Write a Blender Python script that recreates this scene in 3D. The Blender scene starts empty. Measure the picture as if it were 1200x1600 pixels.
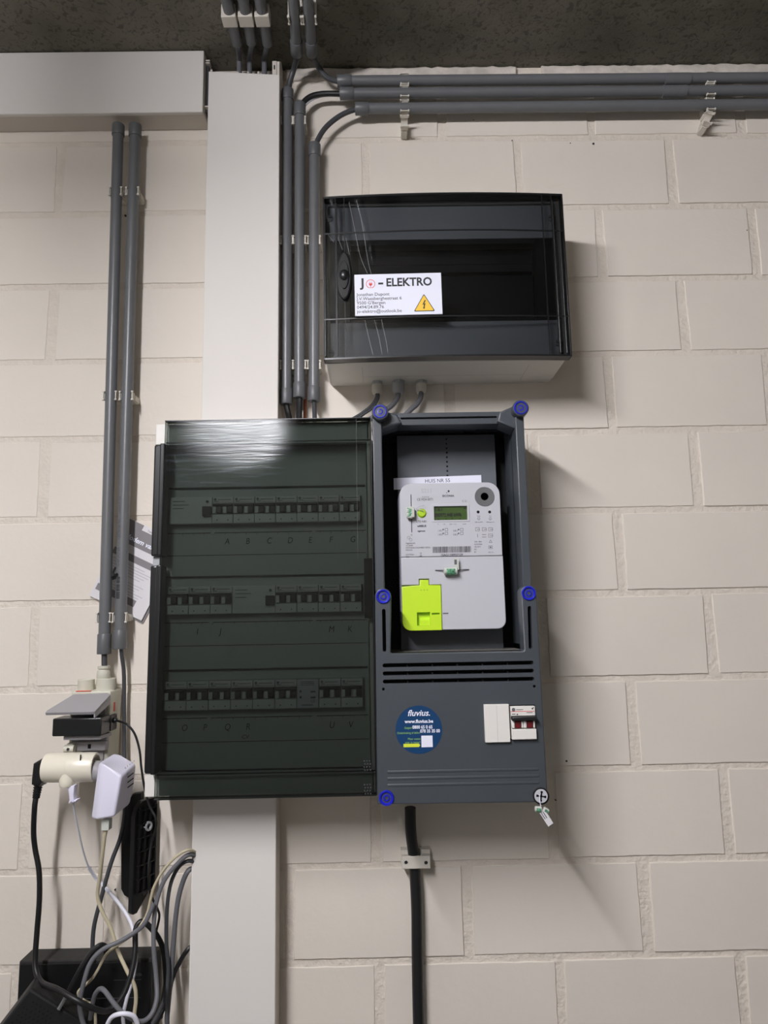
import bpy, bmesh, math, random
from mathutils import Vector, Matrix
from mathutils.geometry import tessellate_polygon
random.seed(7)
SC = bpy.context.scene
COL = SC.collection
PI = math.pi
# ------------------------------------------------------------------ camera
PITCH, YAW, ROLL = 0.15252, 0.00923, -0.01839
CAM = Vector((0.6102, -1.2799, 1.5000))
FPX = 1109.0
cp, sp, cy, sy, cr, sr = math.cos(PITCH), math.sin(PITCH), math.cos(YAW), math.sin(YAW), math.cos(ROLL), math.sin(ROLL)
FWD = Vector((sy*cp, cy*cp, sp))
R0 = Vector((cy, -sy, 0)); U0 = R0.cross(FWD)
RGT = R0*cr + U0*sr; UPV = U0*cr - R0*sr
camd = bpy.data.cameras.new('camera')
cam = bpy.data.objects.new('camera', camd); COL.objects.link(cam)
cam.matrix_world = Matrix(((RGT.x, UPV.x, -FWD.x, CAM.x), (RGT.y, UPV.y, -FWD.y, CAM.y), (RGT.z, UPV.z, -FWD.z, CAM.z), (0, 0, 0, 1)))
camd.sensor_fit = 'AUTO'; camd.sensor_width = 36; camd.lens = FPX/1600*36; camd.clip_start = 0.02
SC.camera = cam

def ray(px, py): return FWD + RGT*((px-600)/FPX) - UPV*((py-800)/FPX)
def at(px, py, d=0.0):                 # point of the photo at distance d in front of the wall
    r = ray(px, py); return CAM + r*((-d-CAM.y)/r.y)
def atz(px, py, z):                    # point of the photo at height z (ceiling)
    r = ray(px, py); return CAM + r*((z-CAM.z)/r.z)
# ------------------------------------------------------------------ world, exposure
w = bpy.data.worlds.new('world'); SC.world = w; w.use_nodes = True
w.node_tree.nodes['Background'].inputs[0].default_value = (0.8, 0.9, 1, 1)
w.node_tree.nodes['Background'].inputs[1].default_value = 0.02
SC.view_settings.view_transform = 'Standard'; SC.view_settings.look = 'None'
SC.view_settings.gamma = 1; SC.view_settings.use_curve_mapping = False
SC.view_settings.exposure = 0.0
TUBE_POWER = 182.0
TUBE_X, TUBE_Z, TUBE_D0, TUBE_D1 = 0.06, 2.41, 0.97, 2.35
ROOM = (-1.15, 2.5, -2.95, 0.0, 0.0, 2.60)

# ------------------------------------------------------------------ materials
def s2l(c): return tuple(((v/255)/12.92 if v/255 <= .04045 else ((v/255+.055)/1.055)**2.4) for v in c)
MATS = {}
def mat(name, rgb, rough=.5, metal=0, bump=0, bdist=.001, bscale=200, var=0, vscale=8, spec=.5, coat=0):
    m = bpy.data.materials.new(name); m.use_nodes = True; nt = m.node_tree; b = nt.nodes['Principled BSDF']
    col = (*s2l(rgb), 1)
    b.inputs['Base Color'].default_value = col; b.inputs['Roughness'].default_value = rough
    b.inputs['Metallic'].default_value = metal; b.inputs['Specular IOR Level'].default_value = spec
    b.inputs['Coat Weight'].default_value = coat
    if bump or var:
        tc = nt.nodes.new('ShaderNodeTexCoord')
    if bump:
        n = nt.nodes.new('ShaderNodeTexNoise'); n.inputs['Scale'].default_value = bscale; n.inputs['Detail'].default_value = 4
        bp = nt.nodes.new('ShaderNodeBump'); bp.inputs['Strength'].default_value = bump; bp.inputs['Distance'].default_value = bdist
        nt.links.new(tc.outputs['Object'], n.inputs['Vector']); nt.links.new(n.outputs['Fac'], bp.inputs['Height']); nt.links.new(bp.outputs['Normal'], b.inputs['Normal'])
    if var:
        n = nt.nodes.new('ShaderNodeTexNoise'); n.inputs['Scale'].default_value = vscale; n.inputs['Detail'].default_value = 6
        r = nt.nodes.new('ShaderNodeValToRGB'); r.color_ramp.elements[0].position = .3; r.color_ramp.elements[1].position = .7
        r.color_ramp.elements[0].color = (*[max(0, c*(1-var)) for c in col[:3]], 1); r.color_ramp.elements[1].color = (*[min(1, c*(1+var)) for c in col[:3]], 1)
        nt.links.new(tc.outputs['Object'], n.inputs['Vector']); nt.links.new(n.outputs['Fac'], r.inputs[0]); nt.links.new(r.outputs[0], b.inputs['Base Color'])
    MATS[name] = m; return m
mat('block_paint', (220, 212, 200), .6, bump=.45, bscale=75, var=.03, vscale=5)
mat('mortar_paint', (216, 207, 194), .7, bump=1.0, bdist=.003, bscale=110, var=.05, vscale=30)
mat('filler', (200, 192, 182), .8, bump=1.0, bscale=150, var=.18, vscale=40)
mat('plain_wall', (128, 125, 120), .8)
mat('floor_grey', (95, 94, 92), .7, var=.1)
mat('trunk_white', (220, 216, 210), .62, bump=.06, bscale=500, spec=.3)
mat('trunk_edge', (205, 198, 188), .5)
mat('pvc_grey', (101, 103, 105), .36, bump=.05, bscale=120, var=.05, vscale=20)
mat('pvc_grey_dark', (93, 95, 97), .42, var=.05, vscale=20)
mat('clip_white', (205, 200, 188), .5)
mat('cable_black', (22, 22, 23), .45)
mat('cable_dark', (62, 64, 67), .5)
mat('cable_grey', (102, 103, 107), .5)
mat('cable_light', (190, 192, 200), .45)
mat('cable_beige', (190, 180, 152), .5)
mat('cable_white', (225, 225, 235), .45)
mat('base_white', (222, 219, 212), .45, bump=.04, bscale=400)
mat('black_plastic', (20, 21, 22), .32)
mat('black_matt', (24, 24, 24), .6, bump=.2, bscale=400, var=.15, vscale=60)
mat('black_dusty', (34, 33, 31), .7, var=.35, vscale=90)
mat('box_inner', (212, 214, 217), .6)
mat('box_inner_dark', (48, 49, 51), .6)
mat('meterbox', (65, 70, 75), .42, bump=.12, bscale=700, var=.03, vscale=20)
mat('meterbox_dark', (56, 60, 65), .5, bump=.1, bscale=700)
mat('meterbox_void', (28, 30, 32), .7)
mat('dust', (105, 103, 98), .85, var=.3, vscale=120)
mat('hole', (8, 8, 8), .9)
mat('blue_cap', (22, 32, 180), .3)
mat('meter_white', (190, 190, 195), .4, bump=.03, bscale=500)
mat('meter_side', (165, 163, 176), .45)
mat('lime', (196, 232, 40), .4)
mat('lime_button', (170, 205, 40), .35)
mat('lcd', (66, 88, 44), .25)
mat('lcd_ink', (12, 18, 8), .4)
mat('ink', (38, 38, 42), .6)
mat('plate_grey', (92, 97, 102), .5, bump=.08, bscale=500)
mat('ink_soft', (88, 88, 94), .6)
mat('ink_pale', (178, 178, 182), .6)
mat('steel', (150, 152, 154), .3, metal=.8)
mat('steel_dark', (90, 92, 95), .25, metal=.9)
mat('paper', (228, 230, 242), .55)
mat('paper_warm', (214, 212, 214), .6)
mat('paper_grey', (125, 122, 124), .6)
mat('red', (214, 62, 58), .5)
mat('yellow', (240, 196, 62), .5)
mat('sticker_blue', (12, 58, 100), .35)
mat('sticker_lime', (214, 224, 60), .4)
mat('text_lime', (140, 190, 100), .5)
mat('breaker_white', (206, 206, 204), .45)
mat('breaker_grey', (150, 152, 154), .45)
mat('breaker_red', (100, 22, 26), .4)
mat('breaker_black', (24, 24, 25), .4)
mat('panel_grey', (176, 180, 176), .5)
mat('panel_line', (30, 32, 32), .6)
mat('socket_grey', (150, 148, 150), .42)
mat('socket_cream', (200, 198, 182), .5)
mat('flap_grey', (150, 148, 150), .45, bump=.05, bscale=300)
mat('splitter_cream', (226, 220, 202), .3)
mat('adapter_white', (222, 220, 236), .42)
mat('red_paint', (226, 90, 70), .6)
mat('gland_grey', (165, 168, 170), .5)
mat('seal_clear', (196, 200, 190), .2)
mat('seal_green', (96, 150, 118), .25, var=.75, vscale=450)
mat('copper', (150, 80, 55), .4, metal=.6)

def concrete():
    m = mat('concrete', (92, 90, 80), .8); nt = m.node_tree; b = nt.nodes['Principled BSDF']
    tc = nt.nodes.new('ShaderNodeTexCoord'); mp = nt.nodes.new('ShaderNodeMapping'); nt.links.new(tc.outputs['Object'], mp.inputs[0])
    n1 = nt.nodes.new('ShaderNodeTexNoise'); n1.inputs['Scale'].default_value = 7; n1.inputs['Detail'].default_value = 5
    v = nt.nodes.new('ShaderNodeTexNoise'); v.inputs['Scale'].default_value = 95; v.inputs['Detail'].default_value = 3; v.inputs['Distortion'].default_value = 1.2
    for k in (n1, v): nt.links.new(mp.outputs[0], k.inputs['Vector'])
    r1 = nt.nodes.new('ShaderNodeValToRGB'); e = r1.color_ramp.elements
    e[0].position = .35; e[0].color = (*s2l((84, 82, 70)), 1); e[1].position = .68; e[1].color = (*s2l((112, 108, 96)), 1)
    r2 = nt.nodes.new('ShaderNodeValToRGB'); e = r2.color_ramp.elements
    e[0].position = .36; e[0].color = (.45, .45, .45, 1); e[1].position = .47; e[1].color = (1, 1, 1, 1)
    mx = nt.nodes.new('ShaderNodeMixRGB'); mx.blend_type = 'MULTIPLY'; mx.inputs[0].default_value = .8
    nt.links.new(n1.outputs['Fac'], r1.inputs[0]); nt.links.new(v.outputs['Fac'], r2.inputs[0])
    nt.links.new(r1.outputs[0], mx.inputs[1]); nt.links.new(r2.outputs[0], mx.inputs[2]); nt.links.new(mx.outputs[0], b.inputs['Base Color'])
    bp = nt.nodes.new('ShaderNodeBump'); bp.inputs['Strength'].default_value = .6; bp.inputs['Distance'].default_value = .001
    nt.links.new(v.outputs['Fac'], bp.inputs['Height']); nt.links.new(bp.outputs[0], b.inputs['Normal'])
concrete()

def smoked(name, tint, rough=.04, scratches=None):
    m = bpy.data.materials.new(name); m.use_nodes = True; nt = m.node_tree; nt.nodes.clear()
    out = nt.nodes.new('ShaderNodeOutputMaterial'); tr = nt.nodes.new('ShaderNodeBsdfTransparent'); tr.inputs[0].default_value = (*tint, 1)
    gl = nt.nodes.new('ShaderNodeBsdfGlossy'); gl.inputs['Roughness'].default_value = rough
    fr = nt.nodes.new('ShaderNodeFresnel'); fr.inputs[0].default_value = 1.49
    mx = nt.nodes.new('ShaderNodeMixShader')
    nt.links.new(fr.outputs[0], mx.inputs[0]); nt.links.new(tr.outputs[0], mx.inputs[1]); nt.links.new(gl.outputs[0], mx.inputs[2])
    last = mx
    if scratches:                       # scuffed patch: fine worn strokes, their pale blue paints in the lamp glare
        cx, cz, rx, rz, rot, sc = scratches
        tc = nt.nodes.new('ShaderNodeTexCoord')
        m1 = nt.nodes.new('ShaderNodeMapping'); m1.inputs['Location'].default_value = (-cx/rx, 0, -cz/rz); m1.inputs['Scale'].default_value = (1/rx, 0, 1/rz)
        ln = nt.nodes.new('ShaderNodeVectorMath'); ln.operation = 'LENGTH'
        mr = nt.nodes.new('ShaderNodeMapRange'); mr.inputs[1].default_value = 0.15; mr.inputs[2].default_value = 1; mr.inputs[3].default_value = 1; mr.inputs[4].default_value = 0
        m2 = nt.nodes.new('ShaderNodeMapping'); m2.inputs['Rotation'].default_value = (0, rot, 0); m2.inputs['Scale'].default_value = (sc[0], 1, sc[1])
        n = nt.nodes.new('ShaderNodeTexNoise'); n.inputs['Scale'].default_value = 1; n.inputs['Detail'].default_value = 4; n.inputs['Distortion'].default_value = .6
        r = nt.nodes.new('ShaderNodeMapRange'); r.inputs[1].default_value = .5; r.inputs[2].default_value = .78; r.inputs[3].default_value = 0; r.inputs[4].default_value = .3
        mu = nt.nodes.new('ShaderNodeMath'); mu.operation = 'MULTIPLY'
        nt.links.new(tc.outputs['Object'], m1.inputs[0]); nt.links.new(m1.outputs[0], ln.inputs[0]); nt.links.new(ln.outputs['Value'], mr.inputs[0])
        nt.links.new(tc.outputs['Object'], m2.inputs[0]); nt.links.new(m2.outputs[0], n.inputs['Vector']); nt.links.new(n.outputs['Fac'], r.inputs[0])
        nt.links.new(mr.outputs[0], mu.inputs[0]); nt.links.new(r.outputs[0], mu.inputs[1])
        rr = nt.nodes.new('ShaderNodeMapRange'); rr.inputs[1].default_value = 0; rr.inputs[2].default_value = 1; rr.inputs[3].default_value = rough; rr.inputs[4].default_value = .25
        m4 = nt.nodes.new('ShaderNodeMapping'); m4.inputs['Location'].default_value = (.055/.13, 0, -.582/.10); m4.inputs['Scale'].default_value = (1/.13, 0, 1/.10)
        l4 = nt.nodes.new('ShaderNodeVectorMath'); l4.operation = 'LENGTH'
        w4 = nt.nodes.new('ShaderNodeMapRange'); w4.inputs[1].default_value = .35; w4.inputs[2].default_value = 1; w4.inputs[3].default_value = 1; w4.inputs[4].default_value = 0
        nt.links.new(tc.outputs['Object'], m4.inputs[0]); nt.links.new(m4.outputs[0], l4.inputs[0]); nt.links.new(l4.outputs['Value'], w4.inputs[0]); nt.links.new(w4.outputs[0], rr.inputs[0]); nt.links.new(rr.outputs[0], gl.inputs['Roughness'])
        bq = nt.nodes.new('ShaderNodeBump'); bq.inputs['Strength'].default_value = .5; bq.inputs['Distance'].default_value = .0006
        mq = nt.nodes.new('ShaderNodeMath'); mq.operation = 'MULTIPLY'; nt.links.new(n.outputs['Fac'], mq.inputs[0]); nt.links.new(w4.outputs[0], mq.inputs[1]); nt.links.new(mq.outputs[0], bq.inputs['Height']); nt.links.new(bq.outputs[0], gl.inputs['Normal'])
        df = nt.nodes.new('ShaderNodeBsdfDiffuse'); df.inputs[0].default_value = (.42, .46, .55, 1)
        m3 = nt.nodes.new('ShaderNodeMixShader'); nt.links.new(mu.outputs[0], m3.inputs[0]); nt.links.new(mx.outputs[0], m3.inputs[1]); nt.links.new(df.outputs[0], m3.inputs[2])
        last = m3
    nt.links.new(last.outputs[0], out.inputs[0]); MATS[name] = m; return m
smoked('smoked_green', (.53, .56, .54), .03, (-.055, .555, .12, .085, .30, (14, 200)))
smoked('smoked_black', (.54, .55, .56), .04)
smoked('clear_film', (.9, .94, .9), .05)

def emission(name, rgb, s):
    m = bpy.data.materials.new(name); m.use_nodes = True; nt = m.node_tree; nt.nodes.clear()
    o = nt.nodes.new('ShaderNodeOutputMaterial'); e = nt.nodes.new('ShaderNodeEmission'); e.inputs[0].default_value = (*rgb, 1); e.inputs[1].default_value = s
    nt.links.new(e.outputs[0], o.inputs[0]); MATS[name] = m
emission('tube_glow', (1, .985, 1.04), TUBE_POWER)

# ------------------------------------------------------------------ mesh builder; coordinates are (x, d, z): d = metres in front of the wall
def W(x, d, z): return Vector((x, -d, z))
class MB:
    def __init__(s): s.bm = bmesh.new(); s.mats = []
    def mi(s, m):
        if m not in s.mats: s.mats.append(m)
        return s.mats.index(m)
    def face(s, vs, m, smooth=True):
        try:
            f = s.bm.faces.new(vs); f.material_index = s.mi(m); f.smooth = smooth; return f
        except ValueError: return None
    def merge(s, tb, m, mtx=None):
        mp = {}
        for v in tb.verts: mp[v] = s.bm.verts.new(mtx @ v.co if mtx else v.co)
        for f in tb.faces:
            n = f.normal; s.face([mp[v] for v in f.verts], m, max(abs(n.x), abs(n.y), abs(n.z)) < .9995)
        tb.free(); return s
    def box(s, x0, x1, d0, d1, z0, z1, m, bev=0, seg=2, mtx=None):
        tb = bmesh.new(); c = [tb.verts.new(W(x, d, z)) for x in (x0, x1) for d in (d0, d1) for z in (z0, z1)]
        for q in ((0, 1, 3, 2), (4, 6, 7, 5), (0, 4, 5, 1), (2, 3, 7, 6), (0, 2, 6, 4), (1, 5, 7, 3)): tb.faces.new([c[i] for i in q])
        bmesh.ops.recalc_face_normals(tb, faces=tb.faces)
        if bev: bmesh.ops.bevel(tb, geom=list(tb.edges), offset=bev, segments=seg, affect='EDGES', profile=.5)
        tb.normal_update()
        return s.merge(tb, m, mtx)
    def plate(s, outer, d0, d1, m, holes=(), bev=0, side=None, mtx=None, xform=None):
        # polygon in (x, z) extruded from d0 to d1, with holes; bev rounds the front outer rim
        loops = [list(outer)]+[list(h) for h in holes]
        T = (lambda x, d, z: (mtx @ W(x, d, z)) if mtx else W(x, d, z))
        if xform: T = xform
        def inset(lp, t):
            n = len(lp); A = sum(lp[i][0]*lp[(i+1) % n][1]-lp[(i+1) % n][0]*lp[i][1] for i in range(n)); sg = 1 if A > 0 else -1; o = []
            for i in range(n):
                a, b, c = Vector(lp[i-1]), Vector(lp[i]), Vector(lp[(i+1) % n])
                e1 = (b-a).normalized(); e2 = (c-b).normalized(); n1 = Vector((-e1.y, e1.x))*sg; n2 = Vector((-e2.y, e2.x))*sg
                k = (n1+n2); k = k/max(.35, k.dot(n1)) if k.length > 1e-6 else n1
                o.append(tuple(b+k*t))
            return o
        for li, lp in enumerate(loops):
            rings = [(lp, d0), (lp, d1-bev)] if (bev and li == 0) else [(lp, d0), (lp, d1)]
            if bev and li == 0:
                rings += [(inset(lp, bev*.3), d1-bev*.3), (inset(lp, bev), d1)]
            prev = None; vsl = []
            for pts, d in rings: vsl.append([s.bm.verts.new(T(x, d, z)) for x, z in pts])
            n = len(lp)
            for a, b in zip(vsl, vsl[1:]):
                for i in range(n): s.face([a[i], a[(i+1) % n], b[(i+1) % n], b[i]], side or m)
            if li == 0: front = [vsl[-1]]; back = [vsl[0]]; fp = [rings[-1][0]]
            else: front.append(vsl[-1]); back.append(vsl[0]); fp.append(lp)
        tri = tessellate_polygon([[Vector((x, z, 0)) for x, z in lp] for lp in fp])
        F = [v for l in front for v in l]; B = [v for l in back for v in l]
        for t in tri:
            s.face([F[i] for i in t], m, False); s.face([B[i] for i in t], m, False)
        return s
    def tube(s, pts, r, m, seg=10, caps=True, smooth=4, r1=None):
        P = [Vector(p) for p in pts]
        if smooth and len(P) > 2:
            Q = []
            for i in range(len(P)-1):
                p0 = P[max(0, i-1)]; p1 = P[i]; p2 = P[i+1]; p3 = P[min(len(P)-1, i+2)]
                for k in range(smooth):
                    t = k/smooth
                    Q.append(.5*((2*p1)+(p2-p0)*t+(2*p0-5*p1+4*p2-p3)*t*t+(3*p1-p0-3*p2+p3)*t**3))
            Q.append(P[-1]); P = Q
        rings = []; up = None
        for i, p in enumerate(P):
            t = (P[min(i+1, len(P)-1)]-P[max(0, i-1)]).normalized()
            if up is None: up = t.orthogonal().normalized()
            up = (up-t*up.dot(t)).normalized(); b = t.cross(up)
            rr = r if r1 is None else r+(r1-r)*i/(len(P)-1)
            rings.append([s.bm.verts.new(p+(up*math.cos(a)+b*math.sin(a))*rr) for a in [2*PI*k/seg for k in range(seg)]])
        for a, b in zip(rings, rings[1:]):
            for k in range(seg): s.face([a[k], a[(k+1) % seg], b[(k+1) % seg], b[k]], m)
        if caps: s.face(rings[0][::-1], m, False); s.face(rings[-1], m, False)
        return s
    def lathe(s, prof, o, ax, m, seg=28, capm=None):
        # prof: [(radius, height along axis)]; first/last closed if radius>0
        o = Vector(o); ax = Vector(ax).normalized(); u = ax.orthogonal().normalized(); v = ax.cross(u); rings = []
        for r, h in prof:
            if r < 1e-6: rings.append([s.bm.verts.new(o+ax*h)])
            else: rings.append([s.bm.verts.new(o+ax*h+(u*math.cos(a)+v*math.sin(a))*r) for a in [2*PI*k/seg for k in range(seg)]])
        for a, b in zip(rings, rings[1:]):
            if len(a) == 1 and len(b) == 1: continue
            for k in range(seg):
                if len(a) == 1: s.face([a[0], b[(k+1) % seg], b[k]], m)
                elif len(b) == 1: s.face([a[k], a[(k+1) % seg], b[0]], m)
                else: s.face([a[k], a[(k+1) % seg], b[(k+1) % seg], b[k]], m)
        if len(rings[0]) > 1: s.face(rings[0][::-1], capm or m, False)
        if len(rings[-1]) > 1: s.face(rings[-1], capm or m, False)
        return s
    def disc(s, x, z, r, d0, d1, m, bev=0, seg=32):
        return s.plate([(x+r*math.cos(2*PI*k/seg), z+r*math.sin(2*PI*k/seg)) for k in range(seg)], d0, d1, m, bev=bev)
    def text(s, body, x, z, d, size, m, align='LEFT', rot=0, shear=0, sx=1, bold=0, mtx=None, spacing=1):
        c = bpy.data.curves.new('t', 'FONT'); c.body = body; c.size = size; c.align_x = align; c.resolution_u = 3; c.shear = shear
        c.offset = bold; c.space_character = spacing
        o = bpy.data.objects.new('t', c); COL.objects.link(o); dg = bpy.context.evaluated_depsgraph_get(); dg.update()
        me = bpy.data.meshes.new_from_object(o.evaluated_get(dg)); cr_, sr_ = math.cos(rot), math.sin(rot)
        mp = []
        for v in me.vertices:
            a, b = v.co.x*sx, v.co.y
            p = W(x+a*cr_-b*sr_, d, z+a*sr_+b*cr_); mp.append(s.bm.verts.new(mtx @ p if mtx else p))
        for f in me.polygons: s.face([mp[i] for i in f.vertices], m)
        bpy.data.objects.remove(o); bpy.data.curves.remove(c); bpy.data.meshes.remove(me); return s
    def build(s, name, parent=None, origin=None, sharp=35, recalc=True, label=None):
        off = Vector(origin) if origin is not None else (Vector(ROOTLOC[parent.name]) if parent is not None else Vector((0, 0, 0)))
        if recalc: bmesh.ops.recalc_face_normals(s.bm, faces=s.bm.faces)
        for v in s.bm.verts: v.co -= off
        me = bpy.data.meshes.new(name); s.bm.to_mesh(me); s.bm.free()
        for m in s.mats: me.materials.append(MATS[m])
        fl = [p.use_smooth for p in me.polygons]
        me.set_sharp_from_angle(angle=math.radians(sharp))
        me.polygons.foreach_set('use_smooth', fl)
        o = bpy.data.objects.new(name, me); COL.objects.link(o)
        if parent is not None: o.parent = parent; ROOTLOC[o.name] = tuple(off)
        else: o.location = off
        if parent is None: ROOTLOC[o.name] = tuple(off)
        if label: o['label'] = label
        return o
ROOTLOC = {}
def rrect(x0, x1, z0, z1, r, seg=6):
    rs = r if isinstance(r, (list, tuple)) else (r,)*4   # bl, br, tr, tl
    out = []
    for (cx, cz, a0, q) in ((x0+rs[0], z0+rs[0], PI, rs[0]), (x1-rs[1], z0+rs[1], 1.5*PI, rs[1]), (x1-rs[2], z1-rs[2], 0, rs[2]), (x0+rs[3], z1-rs[3], .5*PI, rs[3])):
        for k in range(seg+1):
            a = a0+.5*PI*k/seg; out.append((cx+q*math.cos(a), cz+q*math.sin(a)))
    return out
def circ(x, z, r, n=20, a0=0): return [(x+r*math.cos(a0+2*PI*k/n), z+r*math.sin(a0+2*PI*k/n)) for k in range(n)]
def thing(name, label, cat, loc, group=None):
    o = bpy.data.objects.new(name, None); COL.objects.link(o); o.location = loc; o.empty_display_size = .02
    o['label'] = label; o['category'] = cat
    if group: o['group'] = group
    ROOTLOC[o.name] = tuple(loc); return o
def tag(o, label, cat, group=None, kind=None):
    if label: o['label'] = label
    if cat: o['category'] = cat
    if group: o['group'] = group
    if kind: o['kind'] = kind
    return o
def struct(o): o['kind'] = 'structure'; return o
def copy_tree(o, parent=None):
    c = o.copy(); COL.objects.link(c)
    if parent is not None: c.parent = parent
    for ch in list(o.children): copy_tree(ch, c)
    return c

# ================================================================== SETTING
X0, X1, Y0, Y1, Z0, Z1 = ROOM
def quadbox(name, a, b, m):
    mb = MB(); mb.box(a[0], b[0], -b[1], -a[1], a[2], b[2], m); return struct(mb.build(name))
quadbox('floor', (X0-.1, Y0-.1, -.1), (X1+.1, Y1+.1, 0), 'floor_grey')
quadbox('wall_left', (X0-.1, Y0, 0), (X0, Y1, Z1), 'plain_wall')
quadbox('wall_right', (X1, Y0, 0), (X1+.1, Y1, Z1), 'plain_wall')
quadbox('wall_front', (X0, Y0-.1, 0), (X1, Y0, Z1), 'plain_wall')
# painted block wall: real blocks standing a little proud of the joints
mb = MB()
BED, HEAD, PH, PV = .0115, .0175, .30, .15
ZT = 2.442
mb.box(X0, X1, -.1, .0, 0, Z1, 'mortar_paint')
rnd = random.Random(3)
for i in range(-1, 17):
    zt, zb = ZT-PV*i-BED/2, ZT-PV*(i+1)+BED/2
    zt = min(zt, Z1-.002); zb = max(zb, .002)
    if zt-zb < .03: continue
    odd = (i % 2) != 0
    n = -5
    while True:
        xa = (n+(.5 if odd else 0))*PH+HEAD/2; xb = xa+PH-HEAD; n += 1
        if xa > X1: break
        jx = lambda: rnd.uniform(-.0022, .0022)
        a, b = max(xa+jx(), X0+.001), min(xb+jx(), X1-.001)
        if b-a < .02: continue
        t, u = zt+rnd.uniform(-.0012, .0012), zb+rnd.uniform(-.0012, .0012)
        if t > Z1: t = Z1-.001
        lx = rnd.uniform(-.0015, .0015); rx = rnd.uniform(-.0015, .0015)
        pts = []
        nx, nz = 18, 9
        for k in range(nx): pts.append((a+lx+(b-a)*k/nx, u))
        for k in range(nz): pts.append((b+rx*(1-2*k/nz), u+(t-u)*k/nz))
        for k in range(nx): pts.append((b-rx-(b-a)*k/nx, t))
        for k in range(nz): pts.append((a-lx*(1-2*k/nz), t-(t-u)*k/nz))
        pts = [(x+rnd.uniform(-.0005, .0005), z+rnd.uniform(-.0005, .0005)) for x, z in pts]
        dep = rnd.uniform(.0018, .0032) if a > .42 else rnd.uniform(.0010, .0018)
        mb.plate(pts, -.001, dep, 'block_paint', bev=.0012)
for px, py, rr_ in ((927, 225, .0022), (891, 224, .001), (1167, 360, .001), (740, 188, .001), (868, 1250, .0012), (885, 1189, .0018), (800, 220, .0012), (196, 337, .0018), (180, 1390, .0014)):
    p = at(px, py, .002); mb.disc(p.x, p.z, rr_, .0, .0034, 'ink', seg=9)
struct(mb.build('wall_back', sharp=40, recalc=False))
mb = MB(); mb.box(X0-.1, X1+.1, -Y1-.1, -Y0+.1, Z1, Z1+.1, 'concrete'); struct(mb.build('ceiling'))
# rough painted filler along the ceiling joint, with a gap
mb = MB()
for xa, xb in ((.44, .905), (.955, 2.45)):
    pts = []; n = int((xb-xa)/.012)
    for k in range(n+1): pts.append((xa+(xb-xa)*k/n, 2.572+rnd.uniform(-.003, .003)))
    for k in range(n+1): pts.append((xb-(xb-xa)*k/n, 2.5985+rnd.uniform(-.002, .0015)))
    mb.plate(pts, 0, .009, 'filler', bev=.004)
struct(mb.build('trim_1', sharp=60))

# ceiling lamp (batten with glowing diffuser running away from the wall)
LX, LZ = TUBE_X, TUBE_Z
lamp = thing('ceiling_lamp', 'long lit batten lamp hanging below the concrete ceiling, left of the boxes', 'lamp', (LX, -(TUBE_D0+TUBE_D1)/2, Z1))
mb = MB(); mb.box(LX-.03, LX+.03, TUBE_D0-.002, TUBE_D1+.002, LZ+.024, LZ+.06, 'base_white', .004)
for d in (TUBE_D0+.25, TUBE_D1-.25): mb.tube([W(LX, d, LZ+.06), W(LX, d, Z1)], .005, 'steel')
mb.build('housing', lamp)
mb = MB(); mb.box(LX-.030, LX+.030, TUBE_D0, TUBE_D1, LZ-.0225, LZ+.0225, 'tube_glow', .008); mb.build('diffuser', lamp, label='glowing white wrap-around diffuser')

# ================================================================== TRUNKING
# horizontal trunking at the ceiling, left
t = thing('horizontal_trunking', 'wide off-white plastic trunking running along the wall under the ceiling', 'cable trunking', (-.4, 0, 2.53))
HX1 = .2905
mb = MB(); mb.box(X0+.002, HX1, .001, .046, 2.470, 2.5975, 'trunk_edge', .0015); mb.build('channel', t)
mb = MB(); mb.box(X0+.002, HX1-.001, .046, .0555, 2.4665, 2.5985, 'trunk_white', .002); mb.build('lid', t, label='smooth clip-on front lid')
mb = MB()
mb.box(HX1, HX1+.005, .004, .040, 2.478, 2.592, 'cable_dark')
for z in (2.583, 2.578, 2.484): mb.box(HX1, HX1+.008, .030, .046, z, z+.003, 'trunk_edge')
mb.build('end_edge', t)
# vertical trunking, upper and lower lengths
VX0, VX1 = .3005, .4365
t = thing('vertical_trunking', 'wide off-white vertical trunking rising from the large switchboard to the ceiling', 'cable trunking', (.368, 0, 1.838))
mb = MB()
mb.box(VX0+.002, VX1-.002, .001, .006, 1.840, 2.594, 'trunk_edge')
mb.box(VX0+.002, VX0+.006, .001, .056, 1.840, 2.556, 'trunk_edge')
mb.plate([(0, 1.840), (.056, 1.840), (.056, 2.572), (.03, 2.594), (0, 2.594)], VX1-.006, VX1-.001, 'trunk_edge', xform=lambda x, d, z: Vector((d, -x, z)))
for x in (.352, .372, .392): mb.box(x, x+.004, .006, .05, 2.50, 2.557, 'trunk_edge', .001)
mb.build('channel', t)
mb = MB()
mb.plate([(VX0, 1.840), (VX1, 1.840), (VX1, 2.540), (VX0, 2.549)], .052, .0605, 'trunk_white', bev=.0015); mb.build('lid', t)
mb = MB(); mb.box(.422, .4305, .052, .058, 2.535, 2.572, 'trunk_edge', .001); mb.box(.425, .4275, .058, .0585, 2.553, 2.562, 'hole'); mb.build('lid_tab', t)
t = thing('vertical_trunking', 'wide off-white vertical trunking below the large switchboard', 'cable trunking', (.368, 0, 0.0))
mb = MB(); mb.box(VX0+.002, VX1-.001, .001, .052, .004, 1.2325, 'trunk_edge', .001); mb.build('channel', t)
mb = MB(); mb.box(VX0, VX1, .052, .0605, .003, 1.2325, 'trunk_white', .002); mb.build('lid', t)

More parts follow.
